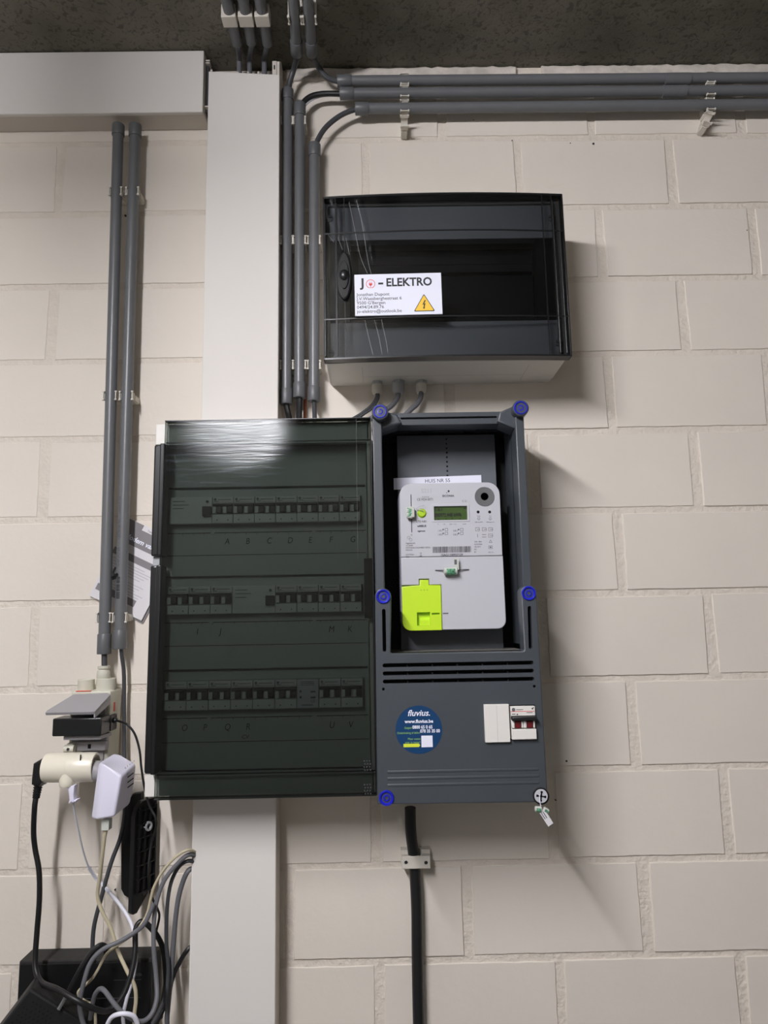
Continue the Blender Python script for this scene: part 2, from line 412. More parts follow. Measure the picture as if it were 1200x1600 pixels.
# ================================================================== CONDUITS
PR = .0101
def conduit(label, pts, group, sleeves=(), r=PR, name='conduit', sr=None, marks=None):
    P = [Vector(p) for p in pts]; root = thing(name, label, 'conduit', tuple(P[-1]), group)
    mb = MB(); mb.tube(P, r, 'pvc_grey', seg=20, smooth=0); mb.build('pipe', root)
    D = (P[-1]-P[0])
    for (a, b) in sleeves:
        q0, q1 = P[0]+D*a, P[0]+D*b; ax = q1-q0; L = ax.length
        R = sr or r+.0017
        mb = MB(); mb.lathe([(r*.8, -.0002), (R-.0005, 0), (R, .001), (R, L-.001), (R-.0005, L), (r*.8, L+.0002)], q0, ax, 'pvc_grey_dark', seg=24)
        mb.build('end_sleeve', root)
    return root
D3 = .032
def vpts(a, b, d=D3): return [at(a[0], a[1], d), at(b[0], b[1], d)]
gl = 'pair of vertical conduits left of the switchboard'
ca = conduit('left grey conduit of the pair dropping from the horizontal trunking to the socket box', vpts((185, 196), (162.5, 1022)), gl, ((-.0, .022), (.966, 1)))
cb = conduit('right grey conduit of the left pair, printed with a barcode and passing the leaflet', vpts((211.5, 196), (187, 1014)), gl, ((-.0, .025), (.968, 1)))
mb = MB()   # print on that conduit
def onpipe(px, py, w, h, m='ink'):
    c = at(px, py, D3); mb.box(c.x-w/2, c.x+w/2, D3+PR-.0006, D3+PR+.0002, c.z-h/2, c.z+h/2, m)
for k in range(26):
    yy = 902+k*1.32
    if k % 9 != 8: onpipe(188.0-(yy-900)*.02, yy, .0066, rnd.choice((.0006, .0009, .0012)))
for y0, y1, xo in ((857, 884, 190), (857, 886, 187.2), (812, 842, 191.5), (812, 844, 188.7), (778, 806, 190)):
    y = y0
    while y < y1: onpipe(xo, y, .0018, .0022, 'ink_soft'); y += rnd.choice((3.2, 3.8, 5.5))
mb.build('printed_marks', cb)
gc = 'three vertical conduits between the trunking and the meter boxes'
conduit('vertical grey conduit nearest the wide vertical trunking', vpts((449.5, 141), (447.5, 632)), gc, ((0, .035), (.956, 1)))
conduit('middle grey conduit of the three beside the vertical trunking', vpts((468.5, 163), (468, 622)), gc, ((0, .045), (.953, 1)))
conduit('vertical grey conduit closest to the smoked small enclosure', vpts((491.5, 226), (490.5, 627)), gc, ((0, .05), (.948, 1)))
gh = 'three horizontal conduits under the ceiling'
ch = conduit('topmost of the three horizontal grey conduits under the ceiling', [at(527, 127, D3), at(527, 127, D3)+Vector((1.93, 0, -.008))], gh, ((0, .0145),))
conduit('middle of the three horizontal grey conduits under the ceiling', [at(531, 146.5, D3), at(531, 146.5, D3)+Vector((1.925, 0, -.009))], gh, ((0, .014),))
conduit('lowest of the three horizontal grey conduits under the ceiling', [at(555, 170, D3), at(555, 170, D3)+Vector((1.9, 0, -.003))], gh, ((0, .014),))
# couplings on the horizontal run
for o, (pa, pb, yy) in zip([x for x in COL.objects if x.get('group') == gh][:2], ((1038, 1078, 124.2), (1034, 1072, 143.5))):
    a, b = at(pa, yy, D3), at(pb, yy, D3)
    mb = MB(); L = b.x-a.x; mb.lathe([(PR, 0), (PR+.0014, .0003), (PR+.0014, L-.0003), (PR, L)], a, (1, 0, 0), 'pvc_grey', seg=24); mb.build('coupling', o)
# ceiling conduits
ZC = 2.570
gz = 'pair of conduits on the ceiling'
def cpts(a, b, z=ZC, ext=1.0):
    p, q = atz(a[0], a[1], z), atz(b[0], b[1], z); d = (p-q).normalized(); return [q+d*ext, q]
conduit('left conduit of the pair running along the ceiling toward the wall', cpts((459, 0), (464, 84), ext=.9), gz, ((.965, 1),))
conduit('right conduit of the pair running along the ceiling toward the wall', cpts((481, 0), (487.5, 84), ext=.9), gz, ((.965, 1),))
gt = 'three ceiling conduits above the vertical trunking'
for lab, a, b in (('leftmost of three grey ceiling conduits feeding the open trunking top', (355, 5), (371, 68)), ('middle of three grey ceiling conduits feeding the open trunking top', (381, 5), (393, 66)), ('rightmost of three grey ceiling conduits feeding the open trunking top', (407, 5), (418, 68))):
    conduit(lab, cpts(a, b, 2.586, .8), gt)
# clips: C shaped saddle, local axis of the pipe = z, base on the wall at y=0
def clip_mesh():
    mb = MB(); r0, r1 = PR+.0004, PR+.0020; L = .0065; n = 22; a0, a1 = math.radians(-62), math.radians(242)
    pts = []
    for k in range(n+1):
        a = a0+(a1-a0)*k/n; pts.append((r1*math.cos(a), -r1*math.sin(a)))
    for k in range(n+1):
        a = a1-(a1-a0)*k/n; pts.append((r0*math.cos(a), -r0*math.sin(a)))
    # profile in (x, y) ; y negative = toward the room. opening must face the room => flip
    prof = [(x, -y) for x, y in pts]
    def T(x, d, z): return Vector((x, -D3-z, d))
    mb.plate([(x, -y) for x, y in prof], -L, L, 'clip_white', xform=lambda x, d, z: Vector((x, -D3+(-z), d)))
    return mb
def make_clip():
    root = thing('conduit_clip', 'x', 'conduit clip', (0, 0, 0), 'conduit clips')
    mb = MB(); r0, r1 = PR+.0003, PR+.0021; n = 20
    # ring open toward the room (direction -y): angle measured from -y
    def ringpt(r, a): return (r*math.sin(a), math.cos(a)*r)      # (x, d offset)
    A = math.radians(63)
    prof = [ringpt(r1, A+(2*PI-2*A)*k/n) for k in range(n+1)]+[ringpt(r0, 2*PI-A-(2*PI-2*A)*k/n) for k in range(n+1)]
    mb.plate(prof, -.0065, .0065, 'clip_white', xform=lambda x, d, z: Vector((x, -(D3+z), d)))
    mb.build('holder', root, origin=(0, 0, 0))
    mb = MB(); mb.box(-.0095, .0095, .0, D3-PR-.0015, -.0065, .0065, 'clip_white', .001)
    mb.box(-.0125, -.0085, .002, D3-.006, -.005, .005, 'clip_white', .0006); mb.box(.0085, .0125, .002, D3-.006, -.005, .005, 'clip_white', .0006)
    mb.build('foot', root, origin=(0, 0, 0))
    for sgn in (-1, 1):
        mb = MB(); xx = sgn*.01125; dd = D3+.0048
        mb.box(xx-.0009, xx+.0009, dd-.001, dd+.0035, -.0075, .0075, 'clip_white', .0004)
        for z in (-.0075, .0075): mb.box(xx-.0021, xx+.0021, dd-.001, dd+.004, z-.0012, z+.0012, 'clip_white', .0005)
        mb.build('lip', root, origin=(0, 0, 0))
    return root
clip0 = make_clip(); used = [False]
def clip(pt, label, rotz=(0, 0, 0), group='conduit clips'):
    o = clip0 if not used[0] else copy_tree(clip0); used[0] = True
    o.location = pt; o.rotation_euler = rotz; o['label'] = label; o['group'] = group
def wallpt(px, py): p = at(px, py, D3); return (p.x, 0, p.z)
for py, nm in ((302, 'top'), (620, 'middle'), (965, 'bottom')):
    f = (py-196)/826
    clip(wallpt(185-22.5*f, py), 'white clip on the left conduit of the left pair, %s of its three clips' % nm)
    clip(wallpt(211.5-24.5*f, py), 'white clip on the barcoded conduit of the left pair, %s of its three clips' % nm)
for py, nm in ((192, 'top'), (378, 'middle'), (572, 'bottom')):
    clip(wallpt(448.8, py), 'white clip on the conduit beside the vertical trunking, %s one' % nm)
    clip(wallpt(468.4, py), 'white clip on the middle of the three vertical conduits, %s one' % nm)
    if py > 200: clip(wallpt(491, py), 'white clip on the conduit nearest the small enclosure, %s one' % ('upper' if py < 400 else 'lower'))
for px, nm in ((632, 'left'), (1108, 'right')):
    dy = (px-632)*-.006
    for py, wh in ((127, 'topmost'), (146, 'middle'), (169, 'lowest')):
        clip(wallpt(px, py+dy), 'white clip on the %s horizontal conduit, %s of its two' % (wh, nm), (0, PI/2, 0))
clip(wallpt(632, 193), 'empty white clip hanging under the horizontal conduits, left one', (0, PI/2, 0))
clip(wallpt(1106, 187), 'empty white clip under the horizontal conduits, right twisted one', (0, PI/2+.35, 0))
for px, nm in ((461, 'left'), (483.5, 'right')):
    p = atz(px, 25, ZC); clip((p.x, p.y, Z1), 'white clip holding the %s conduit of the ceiling pair' % nm, (PI/2, 0, 0))
    # base on the ceiling: local -y (room) -> -z ; pipe axis -> y
# three block clips
gb = 'block clips of the three ceiling conduits'
for k, (px, nm) in enumerate(((357, 'leftmost'), (383, 'middle'), (409, 'rightmost'))):
    p = atz(px, 18, 2.586); root = thing('block_clip', 'chunky white clamp on the ceiling, %s of three in a row' % nm, 'conduit clip', (p.x, p.y, Z1), gb)
    mb = MB(); R = PR+.0003
    mb.box(p.x-.0130, p.x+.0130, .134, .158, 2.5735, Z1, 'clip_white', .0012); mb.build('clamp_body', root)

# ================================================================== CABLES
def cable(name, label, pts, r, m, group=None, seg=10, extra=None):
    P = [Vector(p) if len(p) == 3 and isinstance(p, Vector) else at(*p) for p in pts]
    mb = MB(); mb.tube(P, r, m, seg=seg, smooth=5)
    if extra: extra(mb)
    return tag(mb.build(name, origin=tuple(P[0])), label, 'cable', group)
cable('power_cable', 'black cable curving from the ceiling pair into the conduit beside the trunking', [atz(464, 80, ZC), atz(464, 90, 2.568), at(459, 108, .045), at(453, 128, .035), at(449.6, 150, D3), at(449.4, 165, D3)], .0055, 'cable_dark')
cable('power_cable', 'black cable curving from the ceiling pair into the topmost horizontal conduit', [atz(487, 80, ZC), atz(489, 88, 2.565), at(497, 104, .042), at(511, 121, .034), at(530, 127, D3), at(545, 127, D3)], .0055, 'cable_dark')
cable('power_cable', 'black cable bending from the middle horizontal conduit down into the middle vertical one', [at(545, 146.5, D3), at(530, 146.5, D3), at(505, 146.5, D3), at(485, 151, D3), at(472, 163, D3), at(468.5, 180, D3)], .0052, 'cable_black')
cable('earth_wire', 'thin pale-edged black wire just under the bend of the middle cable', [at(540, 151, D3-.002), at(512, 150, .028), at(492, 154, .028), at(478, 164, .03), at(470, 180, .03)], .0016, 'cable_light')
cable('power_cable', 'black cable bending from the lowest horizontal conduit into the rightmost vertical conduit', [at(575, 170, D3), at(556, 171, D3), at(533, 180, D3), at(510, 198, D3), at(496, 220, D3), at(491.6, 240, D3)], .0050, 'cable_dark')
g3 = 'grey cables into the trunking top'
for nm, pa, pb in (('leftmost', (371, 66), (374, 112)), ('middle', (393, 64), (390, 114)), ('rightmost', (417, 66), (413, 116))):
    cable('power_cable', '%s of three grey cables dropping into the open top of the trunking' % nm, [atz(pa[0], pa[1]-6, 2.586), atz(pa[0]+.5, pa[1]+4, 2.583), at(pb[0]-.5, 90, .045), at(pb[0], 103, .036), at(pb[0], 135, .034)], .0050, 'cable_grey', g3)
# cables leaving the three vertical conduits at the bottom
cable('power_cable', 'black cable leaving the leftmost vertical conduit behind the switchboard top', [at(447.5, 620, D3), at(448, 635, D3), at(451, 648, D3), at(454, 662, .02)], .0052, 'cable_black')
cable('power_cable', 'thick black cable leaving the middle vertical conduit above the switchboard', [at(468, 612, D3), at(468, 630, D3), at(467, 664, .025)], .0055, 'cable_black')
cable('power_cable', 'dark grey cable leaving the conduit nearest the small enclosure', [at(490.5, 618, D3), at(491, 632, D3), at(492, 664, .025)], .0042, 'cable_dark')
cable('earth_wire', 'copper coloured wire beside the middle vertical conduit', [at(477, 600, .012), at(476.5, 630, .012), at(476, 664, .012)], .0028, 'copper')
cable('supply_cable', 'thick black supply cable running down the wall below the meter cabinet', [at(641, 1262, .04), at(642, 1300, .035), at(647, 1345, .022), at(651, 1420, .020), at(652, 1500, .020), at(654, 1600, .020), W(.664, .02, .70), W(.664, .02, .40)], .0092, 'cable_black', seg=16)
# saddle clamp of the supply cable
root = thing('cable_clamp', 'small white screw clamp holding the thick black cable under the meter cabinet', 'cable clamp', (.6635, 0, 1.095))
mb = MB(); R = .0098; arc = [(.6635+R*math.cos(a), .020+R*math.sin(a)) for a in [PI+.15-(PI+.3)*k/14 for k in range(15)]]
mb.plate([(.6395, .0), (.6395, .020)]+[(x, d) for x, d in arc[:0]]+[(.6535, .020)]+[(.6535+.0003*k, .020) for k in range(0)]+[(.6635-R, .019)]+[(.6635+R*math.cos(a), .020-R*math.sin(a)) for a in [PI-.1-(PI-.2)*k/12 for k in range(13)]]+[(.6635+R, .019), (.6885, .020), (.6885, 0)], 1.097, 1.121, 'clip_white', xform=lambda x, d, z: Vector((x, -z, d)), bev=0)
mb.build('saddle_foot', root)
mb = MB(); mb.plate(rrect(.6405, .6875, 1.0955, 1.115, .0015), .030, .0345, 'clip_white', holes=[circ(.6475, 1.1055, .0031, 14), circ(.6805, 1.1045, .0031, 14)], bev=.0008)
mb.box(.6405, .652, .018, .031, 1.0955, 1.115, 'clip_white'); mb.box(.676, .6875, .018, .031, 1.0955, 1.115, 'clip_white'); mb.build('clamp_bar', root)
for x, z in ((.6475, 1.1055), (.6805, 1.1045)):
    mb = MB(); mb.disc(x, z, .0029, .0305, .0325, 'steel_dark', seg=14); mb.build('screw', root)

# ================================================================== SMALL ENCLOSURE (upper)
UX0, UX1, UZ0, UZ1 = .5255, .9400, 1.9365, 2.2330
ub = thing('small_enclosure', 'small white enclosure with smoked black curved door and installer sticker, high on the wall', 'enclosure', ((UX0+UX1)/2, 0, UZ0))
mb = MB(); rim = rrect(UX0, UX1, UZ0, UZ1, .007); inn = rrect(UX0+.006, UX1-.006, UZ0+.006, UZ1-.006, .004)
mb.plate(rim, .002, .122, 'base_white', holes=[inn]); mb.plate(inn, .002, .012, 'base_white')
for x in (UX0+.062, UX1-.062): mb.box(x, x+.0006, .02, .1, UZ0-.0002, UZ0+.001, 'ink_pale')
mb.box(UX0+.062, UX1-.062, .05, .0506, UZ0-.0002, UZ0+.001, 'ink_pale')
mb.build('base', ub)
# inner frame
mb = MB()
xa, xb = UX0+.009, UX1-.009
mb.plate(rrect(xa, xb, UZ0+.008, UZ0+.073, .002), .100, .118, 'box_inner')
mb.plate(rrect(xa, xb, UZ1-.070, UZ1-.008, .002), .100, .118, 'box_inner')
mb.box(xa, xa+.034, .085, .117, UZ0+.073, UZ1-.070, 'box_inner_dark'); mb.box(xb-.034, xb, .085, .112, UZ0+.073, UZ1-.070, 'box_inner_dark')
mb.box(xa+.034, xb-.034, .075, .08, UZ0+.073, UZ1-.070, 'box_inner_dark')
mb.build('inner_frame', ub)
mb = MB(); a, b = at(560, 398, .1), at(835, 420, .1)
mb.box(a.x, b.x, .08, .090, b.z, a.z, 'box_inner_dark', .001); mb.box(a.x, b.x, .09, .0905, (a.z+b.z)/2-.001, (a.z+b.z)/2+.0002, 'hole'); mb.build('blanking_strip', ub)
for x, z in ((.5345, 2.205), (.5345, 1.955), (.927, 2.200), (.927, 1.968)):
    mb = MB(); mb.disc(x, z, .0065, .118, .121, 'gland_grey', bev=.001, seg=20); mb.box(x-.005, x+.005, .121, .1212, z-.0008, z+.0008, 'ink'); mb.build('cover_screw', ub)
# curved smoked cover
def arc_d(x): u = (x-(UX0+UX1)/2)/((UX1-UX0)/2); return .137+.0085*(1-u*u)
mb = MB(); N = 24
xs = [UX0-.001+(UX1-UX0+.002)*k/N for k in range(N+1)]
def curved(mb, x0, x1, z0, z1, thick, m, off=0, n=16):
    xs = [x0+(x1-x0)*k/n for k in range(n+1)]
    mb.plate([(x, arc_d(x)+off) for x in xs]+[(x, arc_d(x)+off-thick) for x in reversed(xs)], z0, z1, m, xform=lambda x, d, z: Vector((x, -z, d)))
curved(mb, UX0-.001, UX1+.003, UZ0+.0005, UZ1+.001, .0025, 'smoked_black')
mb.build('smoked_door', ub, sharp=50)
mb = MB()                                          # thick dark rims of the cover
curved(mb, UX0-.001, UX1+.003, UZ1-.002, UZ1+.0015, .022, 'black_plastic', .0004)
curved(mb, UX0-.001, UX1+.003, UZ0, UZ0+.0028, .020, 'black_plastic', .0004)
mb.box(UX0-.0015, UX0+.0008, .122, .1375, UZ0, UZ1+.001, 'black_plastic', .0005)
mb.box(UX1+.0010, UX1+.0035, .118, .1375, UZ0, UZ1+.001, 'black_plastic', .0005)
mb.build('door_rim', ub)
mb = MB()
for z in (2.1640, 2.0075): curved(mb, UX0, UX1+.002, z-.0011, z+.0011, .0012, 'black_plastic', .0010)
for x in (.5455, .5610, .9060, .9225): mb.box(x-.0007, x+.0007, arc_d(x)-.003, arc_d(x)+.0006, UZ0+.003, UZ1-.001, 'black_plastic')
mb.build('door_seam', ub)
mb = MB()
for x in (.5275, .5475, .9245, .9355):  # added glossy round ribs, shaped to catch highlight lines at the door edges
    mb = MB(); mb.tube([W(x, arc_d(x)-.0003, UZ0+.006), W(x, arc_d(x)-.0003, UZ1-.012)], .0014, 'black_plastic', seg=12); mb.build('highlight_rib', ub)
# latch
c = at(538, 430, .147)
mb = MB(); ell = [(c.x+.0130*math.cos(a), c.z+.0435*math.sin(a)) for a in [2*PI*k/32 for k in range(32)]]
mb.plate(ell, .140, .1475, 'black_plastic', bev=.003); la = mb.build('latch', ub)
mb = MB(); ell = [(c.x-.0005+.0085*math.cos(a), c.z+.0255*math.sin(a)) for a in [2*PI*k/32 for k in range(32)]]
mb.plate(ell, .1475, .1500, 'black_plastic', bev=.0012); mb.build('latch_recess', la)
mb = MB(); tb = bmesh.new(); bmesh.ops.create_uvsphere(tb, u_segments=20, v_segments=12, radius=1)
mb.merge(tb, 'black_plastic', Matrix.Translation(Vector((c.x, -.149, c.z-.001))) @ Matrix.Diagonal((.0085, .006, .0100, 1))); mb.build('latch_knob', la)
# installer sticker (follows the door, thin)
SD = .1478
A, B, Cc, Dd = at(553.5, 430, SD), at(690, 427, SD), at(690.5, 491, SD), at(555.5, 494.5, SD)
sx0, sx1, sz0, sz1 = (A.x+Dd.x)/2, (B.x+Cc.x)/2, (Cc.z+Dd.z)/2, (A.z+B.z)/2
SW, SH = sx1-sx0, sz1-sz0; srot = Matrix.Translation(Vector((sx0, -.1447, sz0))) @ Matrix.Rotation(-.008, 4, 'Z') @ Matrix.Rotation(-.006, 4, 'Y')
mb = MB()
mb.box(0, SW, .0, .0035, 0, SH, 'paper', mtx=srot); stk = mb.build('installer_sticker', ub, label='white rectangular sticker with black, red and yellow print')
def st(u, v): return SW*u, SH*(1-v)
mb = MB()
x, z = st(.075, .300); mb.text('J', x, z, .0037, .0215, 'ink', bold=.0007, mtx=srot)
x, z = st(.272, .300); mb.text('-', x, z, .0037, .023, 'ink', bold=.0007, mtx=srot, sx=1.2)
x, z = st(.362, .300); mb.text('ELEKTRO', x, z, .0037, .0205, 'ink', bold=.0006, mtx=srot, sx=.915)
for k, s_ in enumerate(('Jonathan Dupont', 'J.V.Waesberghestraat 6', '9500 G\'Bergen', '0494/24.89.76', 'jo-elektro@outlook.be')):
    x, z = st(.022, .525+.102*k); mb.text(s_, x, z, .0037, .0078, 'ink_soft', mtx=srot, sx=1.03, bold=.00008)
mb.build('sticker_lettering', stk)
mb = MB(); x, z = st(.185, .235)
ring = [(x+.0079*math.cos(a), z+.0079*math.sin(a)) for a in [-1.35+5.85*k/28 for k in range(29)]]
mb.plate(ring+[(x+.0070*math.cos(a), z+.0070*math.sin(a)) for a in [-1.35+5.85*k/28 for k in range(28, -1, -1)]], .0036, .0039, 'red', mtx=srot)
mb.plate([(x-.0028, z+.0010), (x+.0028, z+.0010), (x+.0026, z-.0016), (x+.0008, z-.0034), (x-.0008, z-.0034), (x-.0026, z-.0016)], .0036, .0039, 'red', mtx=srot)
for q in (-.0017, .0010): mb.box(x+q, x+q+.0008, .0036, .0039, z+.001, z+.0038, 'red', mtx=srot)
mb.box(x-.0004, x+.0005, .0036, .0039, z-.0078, z-.003, 'red', mtx=srot)
mb.build('plug_logo', stk)
mb = MB(); tx, tz = st(.795, .93); tw = SW*.245; th = SH*.425
def tri(x0, z0, w, h, r):
    V = [Vector((x0-w/2, z0)), Vector((x0+w/2, z0)), Vector((x0, z0+h))]; out = []
    for i in range(3):
        a, b, c_ = V[i-1], V[i], V[(i+1) % 3]; out += [tuple(b+(a-b).normalized()*r), tuple(b+((a-b).normalized()+(c_-b).normalized())*r*.35), tuple(b+(c_-b).normalized()*r)]
    return out
mb.plate(tri(tx, tz, tw, th, .002), .0036, .0038, 'ink', mtx=srot); mb.plate(tri(tx, tz+.0013, tw-.0044, th-.0037, .0012), .0037, .0040, 'yellow', mtx=srot)
bolt = [(.0010, .0210), (-.0034, .0120), (-.0004, .0130), (-.0016, .0070), (-.0028, .0075), (-.0008, .0040), (.0014, .0076), (.0002, .0074), (.0024, .0150), (-.0004, .0140), (.0030, .0206)]
mb.plate([(tx+a*.95, tz+b*.95) for a, b in bolt], .0039, .0042, 'ink', mtx=srot)
mb.build('warning_triangle', stk)
# fine swirl scratches on the smoked door
mb = MB()
for pts in (((545, 312), (552, 345), (562, 395), (574, 425)), ((557, 310), (566, 350), (575, 405), (580, 426)), ((511, 361), (521, 374)), ((527, 366), (535, 387)), ((540, 368), (546, 395)), ((570, 498), (577, 530), (583, 553)), ((585, 498), (592, 525), (597, 552)), ((596, 498), (603, 530), (606, 550))):
    P = []
    for (px, py) in pts:
        q = at(px, py, .147); P.append(W(q.x, arc_d(q.x)+.00005, q.z))
    mb.tube(P, .00022, 'gland_grey', seg=5, smooth=4)
mb.build('scratch', ub)
# glands (parts of the enclosure)
for px, hx in ((589, 0), (622, 1), (658, 0)):
    p = at(px, 598, .022); k = 1.25 if hx else 1.08; x = p.x; r = .0092*k
    mb = MB(); o = W(x, .022 if not hx else .025, UZ0+.001)
    mb.lathe([(r*.98, 0), (r*1.02, -.001), (r*1.02, -.0065), (r*.9, -.0072)], o, (0, 0, 1), 'gland_grey', seg=6, capm='gland_grey')
    mb.lathe([(r*.94, -.0065), (r*1.0, -.009), (r*1.0, -.019), (r*.8, -.0245), (r*.6, -.0255)], o, (0, 0, 1), 'gland_grey' if hx else 'clip_white', seg=14)
    mb.build('cable_gland', ub)
gg = 'grey cables from the small enclosure glands'
cable('power_cable', 'thin dark grey cable curving left from the leftmost gland', [at(589, 612, .026), at(588, 622, .026), at(580, 634, .026), at(565, 646, .026), at(548, 657, .026), at(540, 668, .026)], .0030, 'cable_dark', gg)
cable('power_cable', 'thin grey cable looping beside the first gland cable', [at(591, 614, .026), at(590, 624, .026), at(581, 638, .026), at(567, 648, .026), at(553, 659, .026), at(546, 668, .026)], .0026, 'cable_dark', gg)
cable('power_cable', 'mid grey cable curving down from the middle gland', [at(622, 614, .026), at(621, 622, .026), at(612, 634, .026), at(600, 642, .026), at(578, 655, .026), at(566, 662, .026)], .0046, 'cable_grey', gg)
cable('power_cable', 'mid grey cable curving down from the right gland into the meter cabinet', [at(658, 612, .026), at(657, 622, .026), at(651, 632, .026), at(643, 639, .026), at(632, 650, .026)], .0048, 'cable_grey', gg)

# ================================================================== LARGE SWITCHBOARD
SX0, SX1, SZ0, SZ1 = .2405, .6000, 1.2365, 1.8340
db = thing('switchboard', 'large wall switchboard with a smoked scratched door over three breaker rows', 'switchboard', ((SX0+SX1)/2, 0, SZ0))
mb = MB()
mb.box(SX0, SX1, .002, .008, SZ0, SZ1, 'base_white')
mb.box(SX0, SX0+.006, .008, .108, SZ0, SZ1, 'base_white', .001); mb.box(SX1-.006, SX1, .008, .120, SZ0, SZ1, 'base_white', .001)
mb.box(SX0, SX1, .008, .112, SZ1-.006, SZ1, 'base_white', .001); mb.box(SX0, SX1, .008, .112, SZ0, SZ0+.006, 'base_white', .001)
mb.plate([(SX0, SZ1-.036), (SX0+.02, SZ1-.036), (SX0+.02, SZ1), (SX0, SZ1)], .10, .122, 'base_white', bev=.002)
mb.plate([(SX0, SZ0), (SX0+.02, SZ0), (SX0+.02, SZ0+.036), (SX0, SZ0+.036)], .10, .122, 'base_white', bev=.002)
mb.build('base', db)
mb = MB(); mb.box(SX0+.018, SX1-.003, .108, .120, SZ1-.036, SZ1-.001, 'panel_grey'); mb.box(SX0+.018, SX1-.003, .108, .120, SZ0+.001, SZ0+.034, 'panel_grey'); mb.build('front_frame', db)
# inner panel with cut-outs
R1, R2, R3 = (1.665, 1.7115), (1.5165, 1.5615), (1.3640, 1.4100)
PX0, PX1 = .2645, .5840
holes = [[(PX0, a), (PX1, a), (PX1, b), (PX0, b)] for a, b in (R1, R2, R3)]
mb = MB(); mb.plate([(SX0+.008, SZ0+.034), (SX1-.008, SZ0+.034), (SX1-.008, SZ1-.036), (SX0+.008, SZ1-.036)], .088, .094, 'panel_grey', holes=holes)
for a, b in (R1, R2, R3):
    for zz in (b+.018, ): mb.box(SX0+.01, SX1-.01, .094, .0962, zz-.0030, zz, 'panel_line')
    zl = a-.013
    for x0 in [PX0+.01775*k for k in range(0, 19)]: mb.box(x0, x0+.0006, .094, .0944, zl-.004, zl, 'panel_line')
    mb.box(SX0+.01, SX1-.01, .094, .0946, zl-.0010, zl+.0002, 'panel_line'); mb.box(SX0+.01, SX1-.01, .094, .0946, zl-.0385, zl-.0375, 'panel_line')
    for x in (.33, .50): mb.box(x, x+.006, .094, .0965, zl-.0035, zl+.001, 'panel_grey', .0005)
mb.build('inner_panel', db)
mb = MB()
for (a, b), word in ((R1, [('A', 1), ('B', 2), ('C', 3), ('D', 4), ('E', 5), ('F', 6), ('G', 7)]), (R2, [('I', .6), ('J', 1.7), ('M', 6.9), ('K', 7.8)]), (R3, [('O', 0), ('P', 1), ('Q', 2), ('R', 3), ('U', 6.9), ('V', 7.8)])):
    for ch_, k in word:
        mb.text(ch_, .318+.0350*k if a == R1[0] else .288+.0345*k, a-.033, .0943, .0145, 'panel_line', shear=.15, sx=.85)
mb.text('CV', .385, R3[0]-.047, .0943, .009, 'panel_line', shear=.2)
mb.build('handwritten_letters', db)
for x, z in ((.2705, 1.777), (.2705, 1.285)): pass
# smoked door and side pieces
mb = MB(); mb.plate(rrect(.2605, .6015, 1.2365, 1.8350, .002, 3), .1335, .1365, 'smoked_green'); mb.build('smoked_door', db, label='smoked grey-green door, scuffed at its upper left')
mb = MB(); mb.box(.2600, .6016, .118, .1366, 1.8345, 1.8358, 'black_plastic'); mb.box(.2600, .6016, .118, .1366, 1.2350, 1.2363, 'black_plastic')
mb.box(.6010, .6022, .112, .1366, 1.2363, 1.8345, 'black_plastic')
mb.box(.262, .6005, .1305, .1334, 1.7972, 1.7990, 'black_plastic'); mb.box(.262, .6005, .1305, .1334, 1.2705, 1.2722, 'black_plastic')
mb.box(.5770, .5774, .1366, .1368, 1.600, 1.833, 'ink_soft')
mb.build('door_frame', db)
for za, zb in ((1.611, 1.7972), (1.2722, 1.596)):
    mb = MB(); mb.box(SX0-.0005, SX0+.0125, .100, .126, za, zb, 'black_plastic', .003); mb.box(SX0+.0125, SX0+.0205, .105, .1365, za, zb, 'black_plastic', .002); mb.build('hinge_strip', db)
mb = MB(); mb.box(SX0+.001, SX0+.012, .100, .118, 1.596, 1.611, 'gland_grey', .001); mb.build('latch', db)
mb = MB(); mb.box(.5868, .6005, .118, .1334, 1.505, 1.601, 'black_plastic'); mb.build('door_lock_strip', db)
mb = MB()
for r_ in range(2):
    for i in range(4):
        for j in range(3): mb.disc(.583+.0042*j+(i % 2)*.001, 1.287-.0045*i-.035*r_, .0009, .1365, .1368, 'ink_soft', seg=8)
mb.build('embossed_dots', db)

# breakers
M18 = .0177
def make_breaker(n, col='breaker_white', knob='breaker_black', band=True):
    root = thing('circuit_breaker', 'x', 'circuit breaker', (0, 0, 0))
    wd = M18*n-.0006
    mb = MB(); mb.box(.0003, wd, .045, .103, -.0225, .0225, col, .0008); mb.box(.0003, wd, .103, .1085, -.0225, -.0075, col, .0008); mb.box(.0003, wd, .103, .1060, .011, .0225, col, .0008)
    mb.box(.002, wd-.002, .1062, .1064, .0130, .0134, 'breaker_red'); mb.lathe([(.0022, 0), (.0022, .0002)], W(.0045, .1062, .0182), (0, -1, 0), 'ink_soft', seg=12)
    mb.box(.009, wd-.004, .1062, .1064, .0172, .0182, 'ink_soft'); mb.box(.003, .010, .1062, .1064, .0145, .0155, 'ink_soft')
    for k in range(n): mb.lathe([(.0010, 0), (.0010, .0003)], W(M18*(k+.5), .1085, -.017), (0, -1, 0), 'hole', seg=10)
    mb.build('body', root, origin=(0, 0, 0))
    if band:
        mb = MB(); mb.box(.0012, wd-.0008, .103, .1125, .0062, .0105, 'breaker_black', .0008); mb.build('toggle_bar', root, origin=(0, 0, 0))
    for k in range(n):
        mb = MB(); x = M18*k
        mb.box(x+.0006, x+.0068, .103, .1105, -.0062, .0055, 'breaker_white', .001)
        mb.build('marker_window', root, origin=(0, 0, 0))
        mb = MB(); mb.box(x+.0070, x+.0158, .103, .1110, -.0055, .0060, knob, .001); mb.build('toggle', root, origin=(0, 0, 0))
    return root
